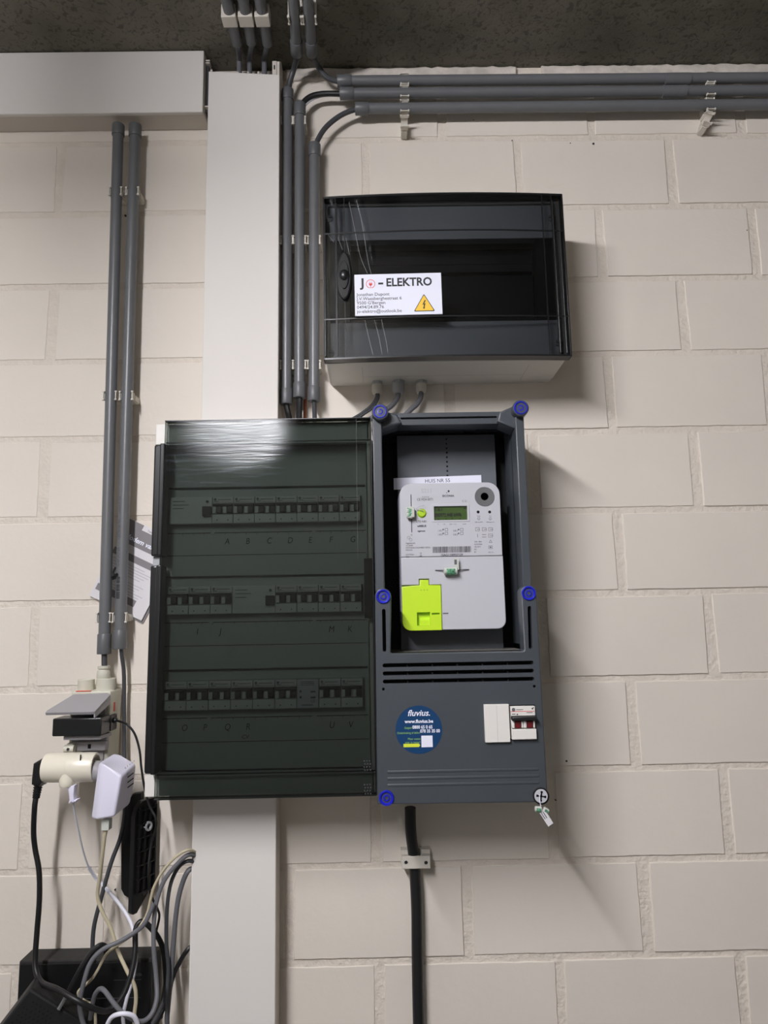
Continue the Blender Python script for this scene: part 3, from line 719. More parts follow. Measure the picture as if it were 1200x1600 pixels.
def make_rcd():
    root = thing('residual_current_device', 'x', 'residual current device', (0, 0, 0))
    mb = MB(); mb.box(.0003, M18*4-.0006, .045, .107, -.0225, .0225, 'breaker_white', .0008)
    for k, w_ in enumerate((.02, .026, .018)): mb.box(.005, .005+w_, .107, .1072, .015-.006*k, .0162-.006*k, 'ink_soft')
    mb.build('body', root, origin=(0, 0, 0))
    mb = MB(); mb.box(.0550, .0695, .107, .1130, -.010, .006, 'breaker_black', .001); mb.build('toggle', root, origin=(0, 0, 0))
    mb = MB(); mb.disc(.0625, .0145, .0022, .107, .109, 'breaker_black', seg=12); mb.build('test_button', root, origin=(0, 0, 0))
    return root
br0 = make_breaker(2); rcd0 = make_rcd(); ub_ = [0, 0]
rows = {'top': (R1, [('r', 0, 'main')]+[('b', 4+2*k, ch_) for k, ch_ in enumerate('ABCDEFG')]),
        'middle': (R2, [('b', 0, 'leftmost'), ('b', 2, 'second from the left'), ('b', 4, 'just left of the wide device'), ('r', 6, 'mid'), ('b', 10, 'just right of the wide device'), ('b', 12, 'third from the right'), ('b', 14, 'second from the right'), ('b', 16, 'rightmost')]),
        'bottom': (R3, [('b', 0, 'O'), ('b', 2, 'P'), ('b', 4, 'Q'), ('b', 6, 'R'), ('b', 8, 'fifth from the left'), ('b', 10, 'left of the pale module'), ('b', 14, 'U'), ('b', 16, 'V')])}
for rn, ((a, b), items) in rows.items():
    zc = (a+b)/2
    for kind, mod, nm in items:
        src = br0 if kind == 'b' else rcd0; i = 0 if kind == 'b' else 1
        o = src if ub_[i] == 0 else copy_tree(src); ub_[i] += 1
        o.location = (PX0-.001+M18*mod, 0, zc)
        if kind == 'b':
            o['label'] = ('two-pole breaker above the letter %s in the %s row of the switchboard' if len(nm) == 1 else 'two-pole breaker %s in the middle row of the switchboard' if rn == 'middle' else 'two-pole breaker %s in the bottom row of the switchboard') % ((nm, rn) if len(nm) == 1 else (nm,))
            o['group'] = 'breakers in the %s row' % rn
        else: o['label'] = 'wide residual current device with black toggle in the %s row' % rn
root = thing('timer_module', 'pale module with small print between breakers of the bottom row', 'timer module', (PX0+M18*12, 0, 1.364))
zc = (R3[0]+R3[1])/2; x = PX0-.001+M18*12
mb = MB(); mb.box(x+.0003, x+M18*2-.0006, .045, .110, zc-.0225, zc+.0225, 'meter_white', .001); mb.build('body', root)
mb = MB()
for k in range(3): mb.box(x+.006, x+.028, .110, .1102, zc+.0185-.0025*k, zc+.0194-.0025*k, 'ink')
for k in range(2): mb.disc(x+.006, zc+.004-.009*k, .002, .110, .1103, 'ink', seg=12); mb.box(x+.022, x+.030, .110, .1102, zc+.002-.009*k, zc+.0045-.009*k, 'ink')
mb.text('CE', x+.022, zc-.0135, .1102, .006, 'ink'); mb.box(x+.008, x+.026, .110, .1102, zc-.018, zc-.0168, 'ink')
mb.build('printed_marks', root)

# ================================================================== METER CABINET
MX0, MX1, MZ0, MZ1 = .6030, .8535, 1.2325, 1.8370
mc = thing('meter_cabinet', 'tall dark grey plastic meter cabinet with blue screw caps, open around the meter', 'meter cabinet', (.728, 0, MZ0))
mb = MB()
MB_ = 'meterbox'
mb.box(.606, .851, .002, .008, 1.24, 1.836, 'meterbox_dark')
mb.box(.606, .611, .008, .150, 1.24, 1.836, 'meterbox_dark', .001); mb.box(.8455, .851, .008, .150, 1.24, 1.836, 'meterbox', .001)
mb.box(.606, .851, .008, .150, 1.829, 1.836, 'meterbox', .0012)
for k in range(5):
    mb.box(.640+.0005, .690, .05+.016*k, .056+.016*k, 1.8275, 1.829, 'meterbox_dark'); mb.box(.715, .765, .05+.016*k, .056+.016*k, 1.8275, 1.829, 'meterbox_dark'); mb.box(.785, .825, .05+.016*k, .056+.016*k, 1.8275, 1.829, 'meterbox_dark')
mb.build('back_shell', mc)
mb = MB(); hl = [circ(.7335, 1.8150-.0082*k, .0017, 10) for k in range(14)]
mb.plate([(.6465, 1.30), (.8185, 1.30), (.8185, 1.822), (.6465, 1.822)], .060, .064, 'plate_grey', holes=hl)
mb.plate([(.6467, 1.30), (.8183, 1.30), (.8183, 1.821), (.6467, 1.821)], .050, .0515, 'hole')
for x in (.708, .757): mb.box(x, x+.0008, .064, .0646, 1.46, 1.815, 'plate_grey')
mb.disc(.769, 1.772, .0062, .064, .0645, 'plate_grey', seg=24)
mb.build('mounting_plate', mc)
mb = MB()
for (x, z) in [(.822+.0, 1.765), (.822, 1.72)]: pass
for z0_, z1_ in ((1.742, 1.792), (1.680, 1.722)): mb.box(.8435, .8456, .055, .095, z0_, z1_, 'meterbox_dark', .001)
mb.build('knockout', mc)
# perforated strip at the lower left of the opening
mb = MB(); mb.box(.612, .6462, .012, .020, 1.46, 1.822, 'meterbox_void')
for i in range(14):
    for j in range(2): mb.box(.631+.007*j+(.0035 if i % 2 else 0), .634+.007*j+(.0035 if i % 2 else 0), .020, .0204, 1.500+.0055*i, 1.503+.0055*i, 'hole')
mb.box(.8188, .845, .012, .020, 1.46, 1.822, 'meterbox_void')
mb.build('side_channel', mc)
# upper frame
mb = MB()
mb.box(.6045, .6195, .120, .166, 1.545, 1.8250, MB_, .0018); mb.box(.8360, .8500, .120, .166, 1.545, 1.8250, MB_, .0018)
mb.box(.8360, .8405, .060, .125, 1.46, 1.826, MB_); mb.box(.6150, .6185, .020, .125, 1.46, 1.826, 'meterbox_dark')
zt0, zt1 = 1.8165, 1.8375
mb.plate(rrect(.630, .829, zt0, zt1, .001, 2), .120, .152, MB_, holes=[rrect(.6505, .8090, 1.8265, 1.8300, .0015, 4)], bev=.001)
mb.box(.649, .811, .119, .125, 1.825, 1.832, 'hole')
# sloped webs from the rail up to the screw bosses
mb.plate([(.6195, 1.808), (.652, 1.8185), (.645, 1.8335), (.628, 1.838), (.612, 1.846), (.604, 1.842), (.604, 1.80)], .118, .160, MB_, bev=.003)
mb.plate([(.836, 1.806), (.808, 1.8185), (.812, 1.8345), (.830, 1.842), (.846, 1.848), (.8525, 1.842), (.8515, 1.80)], .118, .160, MB_, bev=.003)
mb.build('upper_frame', mc)
for x, z in ((.6171, 1.8321), (.8434, 1.8348)):
    mb = MB(); mb.lathe([(.0130, -.06), (.0132, 0), (.0132, .014), (.0120, .0152)], W(x, .164, z), (0, -1, 0), MB_, seg=30); mb.build('screw_boss', mc)
# lower cover
def arcpts(cx, cz, r, a0, a1, n=9): return [(cx+r*math.cos(math.radians(a0+(a1-a0)*k/n)), cz+r*math.sin(math.radians(a0+(a1-a0)*k/n))) for k in range(n+1)]
outer = [(.6025, 1.2345), (.6040, 1.2325), (.8535, 1.2310), (.8550, 1.2330)]+arcpts(.8415, 1.5384, .0128, -15, 165)+[(.8300, 1.4530), (.8285, 1.4515), (.6285, 1.4515), (.6268, 1.4530)]+arcpts(.6165, 1.5375, .0128, 0, 190)
def slotz(z): return rrect(.6140, .8435, z-.0030, z+.0030, .0029, 5)
holes = [slotz(1.4335), slotz(1.4215), slotz(1.4095), rrect(.6145, .6200, 1.4540, 1.5185, .0027, 5), [(x+(z-1.4530)*.02, z) for x, z in rrect(.8372, .8428, 1.4540, 1.5190, .0027, 5)]]
holes += [rrect(.8030, .8425, 1.3205, 1.3715, .001, 3), circ(.6145, 1.3985, .0022, 14), circ(.8430, 1.3985, .0022, 14)]
mb = MB(); mb.plate(outer, .150, .180, MB_, holes=holes, bev=.0022)
for z in (1.2785, 1.2690, 1.2595):
    mb.plate(rrect(.6175, .8440, z-.0022, z+.0022, .002, 4), .179, .1808, MB_, bev=.0012)
mb.build('lower_cover', mc, sharp=30)
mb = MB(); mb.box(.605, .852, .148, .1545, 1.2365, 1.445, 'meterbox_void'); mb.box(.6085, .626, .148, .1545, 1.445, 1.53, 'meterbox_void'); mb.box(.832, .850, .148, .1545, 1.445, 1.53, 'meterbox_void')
for k in range(5):
    for z in (1.4335, 1.4215, 1.4095): mb.box(.651+.0383*k, .6525+.0383*k, .154, .172, z-.003, z-.0005, 'meterbox_dark')
mb.build('vent_backing', mc)
mb = MB(); mb.box(.6185, .8360, .034, .178, 1.4455, 1.4515, 'dust'); mb.build('ledge', mc, label='dusty inner ledge below the meter')
def cap(x, z, d, white=False):
    mb = MB()
    if not white:
        mb.lathe([(.0112, -.004), (.0112, 0), (.0104, .0012), (.0090, .0012), (.0086, -.0010), (.0052, -.0014), (.0048, -.0002), (.0030, .0), (.0026, -.002), (.0, -.002)], W(x, d, z), (0, -1, 0), 'blue_cap', seg=28)
        return mb.build('blue_screw_cap', mc)
    mb.lathe([(.0120, -.006), (.0120, .0015), (.0106, .0018), (.0104, .0002), (0, .0002)], W(x, d, z), (0, -1, 0), 'black_plastic', seg=30)
    s1 = mb.build('white_screw', mc, label='white cross-slotted screw in a black ring, lower right corner')
    mb = MB(); mb.lathe([(.0100, 0), (.0100, .0010), (.0094, .0018), (0, .0018)], W(x, d, z), (0, -1, 0), 'meter_white', seg=30)
    for r_ in (.15, .15+PI/2):
        mt = Matrix.Translation(W(x, d+.0019, z)) @ Matrix.Rotation(r_, 4, 'Y')
        mb.box(-.0068, .0068, -.0002, .0003, -.0010, .0010, 'hole', mtx=mt); mb.box(-.0072, -.0050, -.0002, .0003, -.0016, .0016, 'hole', mtx=mt); mb.box(.0050, .0072, -.0002, .0003, -.0016, .0016, 'hole', mtx=mt)
    mb.build('screw_head', s1); return s1
for x, z, d in ((.6171, 1.8321, .1795), (.8434, 1.8348, .1795), (.6169, 1.5375, .1812), (.8413, 1.5384, .1812), (.6163, 1.2418, .1812)): cap(x, z, d)
cap(.8445, 1.2405, .1812, True)
# round blue utility sticker
mb = MB(); c = (.6665, 1.3385); mb.disc(c[0], c[1], .0350, .1799, .1803, 'sticker_blue', seg=56); st2 = mb.build('round_sticker', mc, label='round dark blue sticker with white and green lettering')
def stx(u, v): return c[0]+(u-655.5)*.00096, c[1]-(v-1140)*.00096*1.02
mb = MB(); TD = .1805
x, z = stx(656, 1119.5); mb.text('fluvius.', x, z, TD, .0125, 'paper', 'CENTER', shear=.25, bold=.0002)
x, z = stx(656, 1130); mb.text('www.fluvius.be', x, z, TD, .0070, 'paper', 'CENTER', bold=.00022)
x, z = stx(633, 1138.5); mb.text('Gasgeur', x, z, TD, .0045, 'text_lime', sx=.75)
x, z = stx(645.5, 1138.5); mb.text('0800 65 0 65', x, z, TD, .0066, 'paper', sx=.86, bold=.0002)
x, z = stx(621.5, 1146); mb.text('Onderbreking of defect', x, z, TD, .0045, 'text_lime', sx=.80)
x, z = stx(657.5, 1144.5); mb.text('078 35 35 00', x, z, TD, .0066, 'paper', sx=.84, bold=.0002)
x, z = stx(638, 1155); mb.text('Meer weten', x, z, TD, .0046, 'text_lime', sx=.85); x, z = stx(633.5, 1160); mb.text('over je meter?', x, z, TD, .0046, 'text_lime', sx=.85)
mb.build('sticker_lettering', st2)
mb = MB(); a = stx(631, 1160.5); b = stx(655, 1165.5); mb.plate([(a[0], b[1]), (b[0], b[1]), (b[0]+.0022, (a[1]+b[1])/2), (b[0], a[1]), (a[0], a[1])], .1803, .1805, 'sticker_lime'); mb.build('arrow_bar', st2)
mb = MB(); a = stx(659, 1149); b = stx(676.5, 1166); mb.box(a[0], b[0], .1803, .1805, b[1], a[1], 'paper'); mb.build('white_square', st2)
# blank cover + main breaker
mb = MB(); mb.plate(rrect(.7648, .8022, 1.3185, 1.3735, .0008, 2), .178, .1855, 'base_white', bev=.0008); mb.box(.7834, .7838, .1855, .1857, 1.319, 1.373, 'ink_pale'); mb.build('blank_cover', mc, label='plain white double blanking cover')
root = thing('main_breaker', 'white two-pole main breaker with red markers set into the meter cabinet cover', 'circuit breaker', (.8225, 0, 1.3215))
mb = MB(); a, b = .8045, .8415
mb.box(a, b, .10, .180, 1.3222, 1.3700, 'base_white', .0008); mb.box(a, b, .180, .187, 1.3222, 1.3372, 'base_white', .001); mb.box(a, b, .180, .184, 1.3560, 1.3700, 'base_white', .0008)
mb.build('body', root)
mb = MB(); mb.box(a, b-.001, .184, .1842, 1.3622, 1.3629, 'red'); mb.disc(a+.0046, 1.3652, .0026, .184, .1842, 'ink_soft', seg=16)
mb.box(a+.0085, a+.019, .184, .1842, 1.3646, 1.3656, 'ink_soft'); mb.box(a+.024, a+.033, .184, .1842, 1.3602, 1.3611, 'ink_soft'); mb.box(a+.002, a+.007, .184, .1842, 1.3582, 1.3592, 'ink'); mb.box(a+.009, a+.011, .184, .1842, 1.3572, 1.3592, 'ink')
mb.disc(b-.004, 1.3662, .0012, .184, .1842, 'ink', seg=10); mb.disc(b-.0025, 1.3677, .0008, .184, .1842, 'ink', seg=10)
mb.build('printed_marks', root)
mb = MB(); mb.box(a+.0006, b+.0008, .180, .193, 1.3500, 1.3555, 'breaker_black', .0012); mb.build('toggle_bar', root)
for k in range(2):
    mb = MB(); mb.box(a+.0055+.0178*k, a+.0145+.0178*k, .178, .1865, 1.3385, 1.3490, 'breaker_red', .0012); mb.build('red_marker', root)
    for x0_, x1_ in ((a+.0003+.0178*k, a+.0050+.0178*k), (a+.0150+.0178*k, a+.0178+.0178*k)):
        mb = MB(); mb.box(x0_, x1_, .178, .1870, 1.3385, 1.3490, 'base_white', .0012); mb.build('toggle', root)
# seal wire at the white screw
def seal_body(mb, c, L, r, m1='seal_clear', m2='seal_green', ax=(1, 0, 0)):
    A_ = Vector(ax).normalized(); mb.lathe([(r*.7, -L/2), (r, -L/2+.001), (r, L/2-.001), (r*.7, L/2)], c, A_, m1, seg=14)
    mb.lathe([(r*1.03, -L*.3), (r*1.03, L*.32)], Vector(c)+Vector((0, -.0002, -.0006)), A_, m2, seg=14)
s = thing('wire_seal', 'green and clear utility wire seal with white tag hanging from the cabinet corner screw', 'seal', tuple(at(846, 1258, .184)), 'utility wire seals')
mb = MB(); seal_body(mb, at(841, 1264, .186), .010, .0040, ax=(1, 0, -.1)); seal_body(mb, at(853, 1266, .184), .009, .0036, ax=(1, 0, -.7)); mb.build('seal_capsule', s)
mb = MB(); mb.tube([at(843, 1241, .184), at(844, 1254, .187), at(846, 1264, .187)], .0006, 'cable_white', seg=6); mb.build('seal_wire', s)
mb = MB(); mt = Matrix.Translation(at(846.5, 1265, .187)) @ Matrix.Rotation(-.62, 4, 'Y'); mt = Matrix.Translation(at(846.0, 1266, .187)) @ Matrix.Rotation(-.55, 4, 'Y')
mb.box(-.0045, .0045, 0, .0004, -.024, 0, 'paper_warm', mtx=mt); mb.box(-.0030, -.0018, .0004, .0006, -.013, -.003, 'ink_soft', mtx=mt); mb.box(.0, .0012, .0004, .0006, -.013, -.003, 'ink_soft', mtx=mt); mb.build('tag', s, label='white paper tag')

# paper slip behind meter
A = at(615, 747, .067); B = at(752, 742, .067)
mb = MB(); mb.plate([(A.x, A.z-.0205), (B.x, B.z-.0205), (B.x, B.z), (A.x, A.z)], .0655, .0659, 'paper')
mb.text('HUIS NR 55', (A.x+B.x)/2, A.z-.0088, .0661, .0092, 'ink', 'CENTER', sx=.95, rot=.015); mb.text('EAN E 541 448 860 004 250 607', (A.x+B.x)/2+.004, A.z-.0170, .0661, .0080, 'ink_soft', 'CENTER', sx=.95, rot=.015)
tag(mb.build('paper_slip', origin=(.72, -.065, 1.72)), 'white paper slip with house number sticking out above the meter', 'paper')

# ================================================================== ELECTRICITY METER
MD = .120
mt_ = thing('electricity_meter', 'white digital electricity meter with lime green cover inside the dark cabinet', 'electricity meter', (.730, -.034, 1.485))
PXm = lambda px, py, d=MD: at(px, py, d)
mb = MB(); mb.plate(rrect(.6450, .8150, 1.487, 1.7240, (.014, .014, .021, .021), 7), .0645, .108, 'meter_side', bev=.004); mb.build('body', mt_)
mb = MB(); hz = [rrect(.7035, .7585, 1.6630, 1.6862, .0006, 2), circ(.7882, 1.7013, .0063, 22), [(.6655, 1.6435), (.6668, 1.6435), (.6668, 1.7070), (.6655, 1.7070)]]
mb.plate([(x+(1.6026-z)*-.0, z) for x, z in rrect(.6470, .8140, 1.6030, 1.7255, (.0008, .0008, .021, .020), 8)], .104, MD, 'meter_white', holes=hz, bev=.0010); mb.box(.663, .669, .1035, .1085, 1.64, 1.71, 'ink_soft'); mb.build('upper_cover', mt_)
low = rrect(.6470, .8150, 1.4845, 1.6022, (.014, .014, .0008, .0008), 7)
mb = MB()
# lower cover: outline leaves the lime part free
lo = [(.7118, 1.4845)]+arcpts(.8010, 1.4985, .0140, -90, 0, 7)+[(.8145, 1.6022), (.6472, 1.6022), (.6472, 1.5572), (.6760, 1.5572), (.6760, 1.5668), (.6922, 1.5668), (.6922, 1.5572), (.7118, 1.5572)]
mb.plate(lo, .104, MD+.0008, 'meter_white', bev=.0012)
mb.box(.7130, .7220, MD+.0006, MD+.0010, 1.5095, 1.5115, 'ink_soft')
mb.build('terminal_cover', mt_)
mb = MB(); a = rrect(.6475, .7110, 1.4838, 1.5562, (.014, .0008, .0008, .0008), 7)
lm = [(.7110, 1.4838), (.7110, 1.5562), (.6915, 1.5568), (.6915, 1.5652), (.6768, 1.5652), (.6768, 1.5568), (.6475, 1.5548)]+arcpts(.6615, 1.4978, .0140, 180, 270, 7)
mb.plate(lm, .104, MD+.0014, 'lime', holes=[[(.6710, 1.4920), (.6922, 1.4920), (.6922, 1.5130), (.6710, 1.5130)], [(.6952, 1.5090), (.7078, 1.5090), (.7078, 1.5118), (.6952, 1.5118)]], bev=.0010)
mb.box(.6700, .6932, .106, .1125, 1.4910, 1.5140, 'lime'); mb.box(.6950, .7080, .112, .1160, 1.5085, 1.5120, 'lime_button')
mb.plate([(.6750, 1.4922), (.6920, 1.4922), (.6920, 1.5005), (.6750, 1.5005)], .1125, .1195, 'lime')
for k in range(3): mb.box(.6775+.005*k, .6800+.005*k, MD+.0013, MD+.0016, 1.5475, 1.5500, 'lime_button')
mb.build('lime_cover', mt_, label='bright lime green port cover')
# display
mb = MB(); mb.plate(rrect(.6985, .7625, 1.6600, 1.6900, .0015, 3), .119, MD+.0008, 'meter_white', holes=[rrect(.7035, .7585, 1.6630, 1.6862, .0006, 2)], bev=.0006); bz = mb.build('display_bezel', mt_)
mb = MB(); mb.box(.7030, .7590, .114, .1175, 1.6625, 1.6867, 'lcd'); mb.build('display', mt_, label='small green liquid crystal display')
mb = MB(); mb.text('1.8.1', .7050, 1.6790, .1177, .0070, 'lcd_ink', bold=.0003); mb.text('000972.448 kWh', .7045, 1.6690, .1177, .0088, 'lcd_ink', sx=.72, bold=.0003)
for k, x in enumerate((.7095, .7225, .7325, .7455)): mb.box(x, x+.0022, .1175, .1178, 1.6645, 1.6662, 'lcd_ink')
mb.box(.753, .757, .1175, .1178, 1.6815, 1.6832, 'lcd_ink'); mb.build('display_digits', mt_)
mb = MB(); mb.lathe([(.0078, -.001), (.0076, .0006), (.0068, .0008), (.0066, .002), (.0056, .0030), (0, .0032)], W(.6833, MD, 1.6751), (0, -1, 0), 'lime_button', seg=24); mb.build('push_button', mt_, label='round lime push button')
mb = MB(); o = W(.7882, MD, 1.7013); mb.lathe([(.0062, .0002), (.0066, .0012), (.0160, .0014), (.0165, .0004), (.0165, -.001)], o, (0, -1, 0), 'steel', seg=40); mb.lathe([(.0063, -.010), (.0063, .0002)], o, (0, -1, 0), 'steel_dark', seg=24); mb.build('optical_port', mt_, label='round grey metal ring of the optical port')
for px in (747, 765):
    p = PXm(px, 800); mb = MB(); mb.disc(p.x, p.z, .0024, MD, MD+.0004, 'hole', seg=16); mb.build('indicator_light', mt_)
mb = MB(); TD = MD+.0003
def mt2(s_, px, py, size, m='ink', al='LEFT', sx=1, bold=.0):
    p = PXm(px, py); mb.text(s_, p.x, p.z, TD, size, m, al, sx=sx, bold=bold)
mt2('S211', 658, 770, .0095, 'ink_pale', bold=.0003)
mt2('SICONIA', 691, 776.5, .0048, 'ink', sx=1.05, bold=.00012); p = PXm(701, 767.5); mb.disc(p.x, p.z, .0017, MD, TD, 'ink', seg=14); p = PXm(698, 770); mb.disc(p.x, p.z, .0008, MD, TD, 'ink', seg=10)
mt2('07/2024 BE', 659, 777.5, .0026, 'ink_soft'); mt2('CE M24 0071', 651.5, 782.5, .0060, 'ink', sx=.82)
mt2('C D', 722, 784.5, .0045, 'ink_soft')
mt2('LTE NB1', 650.5, 816.5, .0048, 'ink'); mt2('wMBUS', 652, 823.5, .0046, 'ink_soft', bold=.0002); mt2('sagemcom', 652.5, 831, .0040, 'ink', bold=.0001, sx=.75)
for k, t_ in enumerate(('v1', '1.8.', '2.8.1 1.4.1', 'kWh')): mt2(t_, (683, 692, 702, 723)[k], 820, .0030, 'ink_soft')
for r_, rr_ in enumerate(((('1.8.1', 684), ('2.8.1', 708)), (('1.8.2', 684), ('2.8.2', 708)))):
    for t_, px in rr_:
        mt2(t_, px, 830.5+6*r_, .0040, 'ink'); p = PXm(px+13.5, 827.5+6*r_); 
        mb.plate(rrect(p.x-.0026, p.x+.0026, p.z-.0022, p.z+.0022, .0004, 2), MD, TD, 'ink_soft', holes=[rrect(p.x-.0021, p.x+.0021, p.z-.0017, p.z+.0017, .0004, 2)])
        p = PXm(px+8.5, 827.5+6*r_); mb.disc(p.x, p.z, .0013, MD, TD, 'ink_soft', seg=8)
for k, px in enumerate((748, 766)):
    mt2(('Rode', 'Puls')[k], px, 807, .0026, 'ink_soft', 'CENTER'); p = PXm(px, 810.5)
    mb.plate(circ(p.x, p.z, .0023, 18), MD, TD, 'ink_soft', holes=[circ(p.x, p.z, .0019, 18)]); mt2(str(k+1), px, 812, .0032, 'ink_soft', 'CENTER'); mt2(('1000 imp/kWh', '1000 imp/kvarh')[k], px, 816.5, .0022, 'ink', 'CENTER')
for r_, py in enumerate((827, 837)):
    for k, px in enumerate((746, 756.5, 766.5)):
        p = PXm(px, py); w_ = .0034; h_ = .0029
        if r_ == 1 and k < 2:
            if k == 0: mb.box(p.x-.0003, p.x+.0003, MD, TD, p.z-.0028, p.z+.0028, 'ink_soft')
            else: mb.box(p.x-w_, p.x+w_, MD, TD, p.z+.0016, p.z+.0021, 'ink'); mb.box(p.x-w_, p.x+w_, MD, TD, p.z-.0024, p.z-.0019, 'ink')
            continue
        mb.plate(rrect(p.x-w_, p.x+w_, p.z-h_, p.z+h_, .0004, 2), MD, TD, 'ink_soft', holes=[rrect(p.x-w_+.0004, p.x+w_-.0004, p.z-h_+.0004, p.z+h_-.0004, .0003, 2)])
        mb.box(p.x-.0010, p.x+w_+.0008, MD, TD, p.z-.0004, p.z+.0002, 'ink_soft')
for k, t_ in enumerate(('230V - 50Hz', '0,25-5(100)A', '-40..+70°C', 'IP51', 'IEC')): mt2(t_, 741, 847.5+4*k, .0030, 'ink', sx=.82)
for k, px in enumerate((766.5,)):
    p = PXm(px, 846); mb.plate([(p.x-.0028, p.z-.002), (p.x+.0028, p.z-.002), (p.x, p.z+.003)], MD, TD, 'ink_soft', holes=[[(p.x-.0019, p.z-.0015), (p.x+.0019, p.z-.0015), (p.x, p.z+.0019)]])
    p = PXm(px, 855); mb.plate(rrect(p.x-.0032, p.x+.0032, p.z-.0026, p.z+.0026, .0003, 2), MD, TD, 'ink_soft', holes=[rrect(p.x-.0027, p.x+.0027, p.z-.0021, p.z+.0021, .0003, 2)]); mb.box(p.x-.0014, p.x+.0014, MD, TD, p.z-.001, p.z+.001, 'ink_soft')
mt2('IP51.V1', 763, 864, .0028, 'ink')
for k, t_ in enumerate(('Sagemcom', '14, 92500', '92270 BOIS-COLOMBES CEDEX', 'FRANCE', '', '253779224', '2024')): mt2(t_, 634, 850+3.55*k, .0038 if k == 0 else .0031, 'ink', sx=.95)
p = PXm(657.5, 866); mb.box(p.x-.0022, p.x+.0022, MD, TD, p.z-.0035, p.z-.0027, 'ink'); mb.plate([(p.x-.0016, p.z+.0025), (p.x+.0016, p.z+.0025), (p.x+.0009, p.z-.002), (p.x-.0009, p.z-.002)], MD, TD, 'ink_soft', holes=[[(p.x-.0011, p.z+.002), (p.x+.0011, p.z+.002), (p.x+.0006, p.z-.0015), (p.x-.0006, p.z-.0015)]])
x = PXm(676, 859).x; xe = PXm(736, 859).x; zt_, zb_ = PXm(700, 854).z, PXm(700, 863.5).z
r2 = random.Random(11)
while x < xe: wbar = r2.choice((.0003, .0005, .0008)); mb.box(x, x+wbar, MD, TD, zb_, zt_, 'ink'); x += wbar+r2.choice((.0004, .0006, .0008))
mt2('1SAG1100957129', 706, 868.5, .0048, 'ink', 'CENTER', sx=1.03, bold=.0001)
p = PXm(640.5, 841); mb.plate(rrect(p.x-.0008, p.x+.0035, p.z-.0048, p.z-.0005, .0008, 3), MD, TD, 'ink_soft', holes=[rrect(p.x-.0004, p.x+.0031, p.z-.0044, p.z-.0009, .0006, 3)])
mb.plate(circ(p.x-.002, p.z+.001, .0024, 14), MD, TD, 'ink_soft', holes=[circ(p.x-.002, p.z+.001, .0020, 14)]); p = PXm(643, 836); mb.plate(circ(p.x, p.z, .0013, 12), MD, TD, 'ink_soft', holes=[circ(p.x, p.z, .0009, 12)])
mb.build('printed_face', mt_, label='black printed lettering, symbols and barcode')
# seals on the meter
s = thing('wire_seal', 'green and clear wire seal left of the lime push button on the meter', 'seal', tuple(at(641, 803, .124)), 'utility wire seals')
mb = MB(); p = at(641, 801, .126); seal_body(mb, p, .020, .0052, ax=(.12, 0, 1)); mb.box(p.x-.007, p.x+.007, .1265, .1312, p.z-.0085, p.z+.0085, 'seal_clear', .0015)
for k in range(7): mb.box(p.x-.0055+.0012*(k % 3), p.x-.0015+.002*(k % 3), .1312, .1315, p.z-.007+.0021*k, p.z-.0058+.0021*k, 'seal_green')
mb.build('seal_capsule', s)
mb = MB(); mb.tube([at(650, 795, .124), at(656, 791, .127), at(663, 789.5, .126)], .0006, 'ink_pale', seg=6); mb.tube([at(650, 796, .124), at(658, 797, .126), at(662, 800, .124)], .0005, 'ink_pale', seg=6); mb.build('seal_wire', s)
s = thing('wire_seal', 'green and clear wire seal lying across the middle of the white meter', 'seal', tuple(at(705, 890, .124)), 'utility wire seals')
mb = MB(); p = at(704, 892, .128); seal_body(mb, p, .0225, .0062, ax=(1, 0, 0)); mb.build('seal_capsule', s)
mb = MB(); q = at(713, 880, .130); mb.box(q.x-.0042, q.x+.0042, .128, .1284, q.z-.0105, q.z+.0085, 'seal_clear', mtx=None); mb.box(q.x-.003, q.x+.001, .1284, .1286, q.z-.002, q.z+.006, 'ink_soft'); mb.build('tag', s)
mb = MB(); mb.tube([at(680, 891, .1215), at(690, 891, .124), at(700, 891, .127)], .0008, 'ink_soft', seg=6); mb.tube([at(710, 891, .127), at(722, 890, .124), at(733, 890, .1215)], .0008, 'ink_soft', seg=6); mb.build('seal_wire', s)

# ================================================================== LEAFLET behind the left conduits
root = thing('leaflet', 'folded printed leaflet wedged behind the left pair of conduits', 'leaflet', (.165, 0, 1.60))
dl = .006
pA, pB, pC, pD = at(203, 810, dl), at(262, 838, dl), at(228, 967, dl), at(170, 940, dl)
ux = (pB-pA).normalized(); uz = Vector((-ux.z, 0, ux.x))
mL = Matrix(((ux.x, 0, uz.x, pA.x), (0, 1, 0, -dl), (ux.z, 0, uz.z, pA.z), (0, 0, 0, 1)))   # local x along header, z up
WL, HL = .105, .153
mb = MB(); mb.box(0, WL, .0, .0006, -HL, 0, 'paper_warm', mtx=mL); pg = mb.build('sheet', root)
mb = MB(); mb.box(0, WL, .0006, .0008, -.042, -.0005, 'paper_grey', mtx=mL); mb.box(.030, WL-.01, .0008, .0009, -.010, -.0005, 'paper_warm', mtx=mL)
mb.box(0, WL, .0006, .0008, -.068, -.056, 'paper_grey', mtx=mL); mb.box(.004, .081, .0006, .0008, -.138, -.126, 'paper_grey', mtx=mL)
for k in range(11):
    if k in (5,): continue
    mb.box(.006, .070+.006*((k*3) % 4), .0006, .0008, -.075-.0048*k, -.0738-.0048*k, 'ink_pale', mtx=mL)
mb.text('Modem van Te', .006, -.034, .0009, .0125, 'paper', shear=.2, mtx=mL, bold=.0003); mb.text('Telenet', .04, -.008, .0011, .005, 'ink_soft', mtx=mL)
mb.build('print', pg)
mb = MB(); q = mL @ Vector((0, 0, 0)); mb.box(.060, WL+.004, -.003, -.0024, -HL-.004, -.03, 'paper_grey', mtx=mL); mb.build('rear_sheet', root)
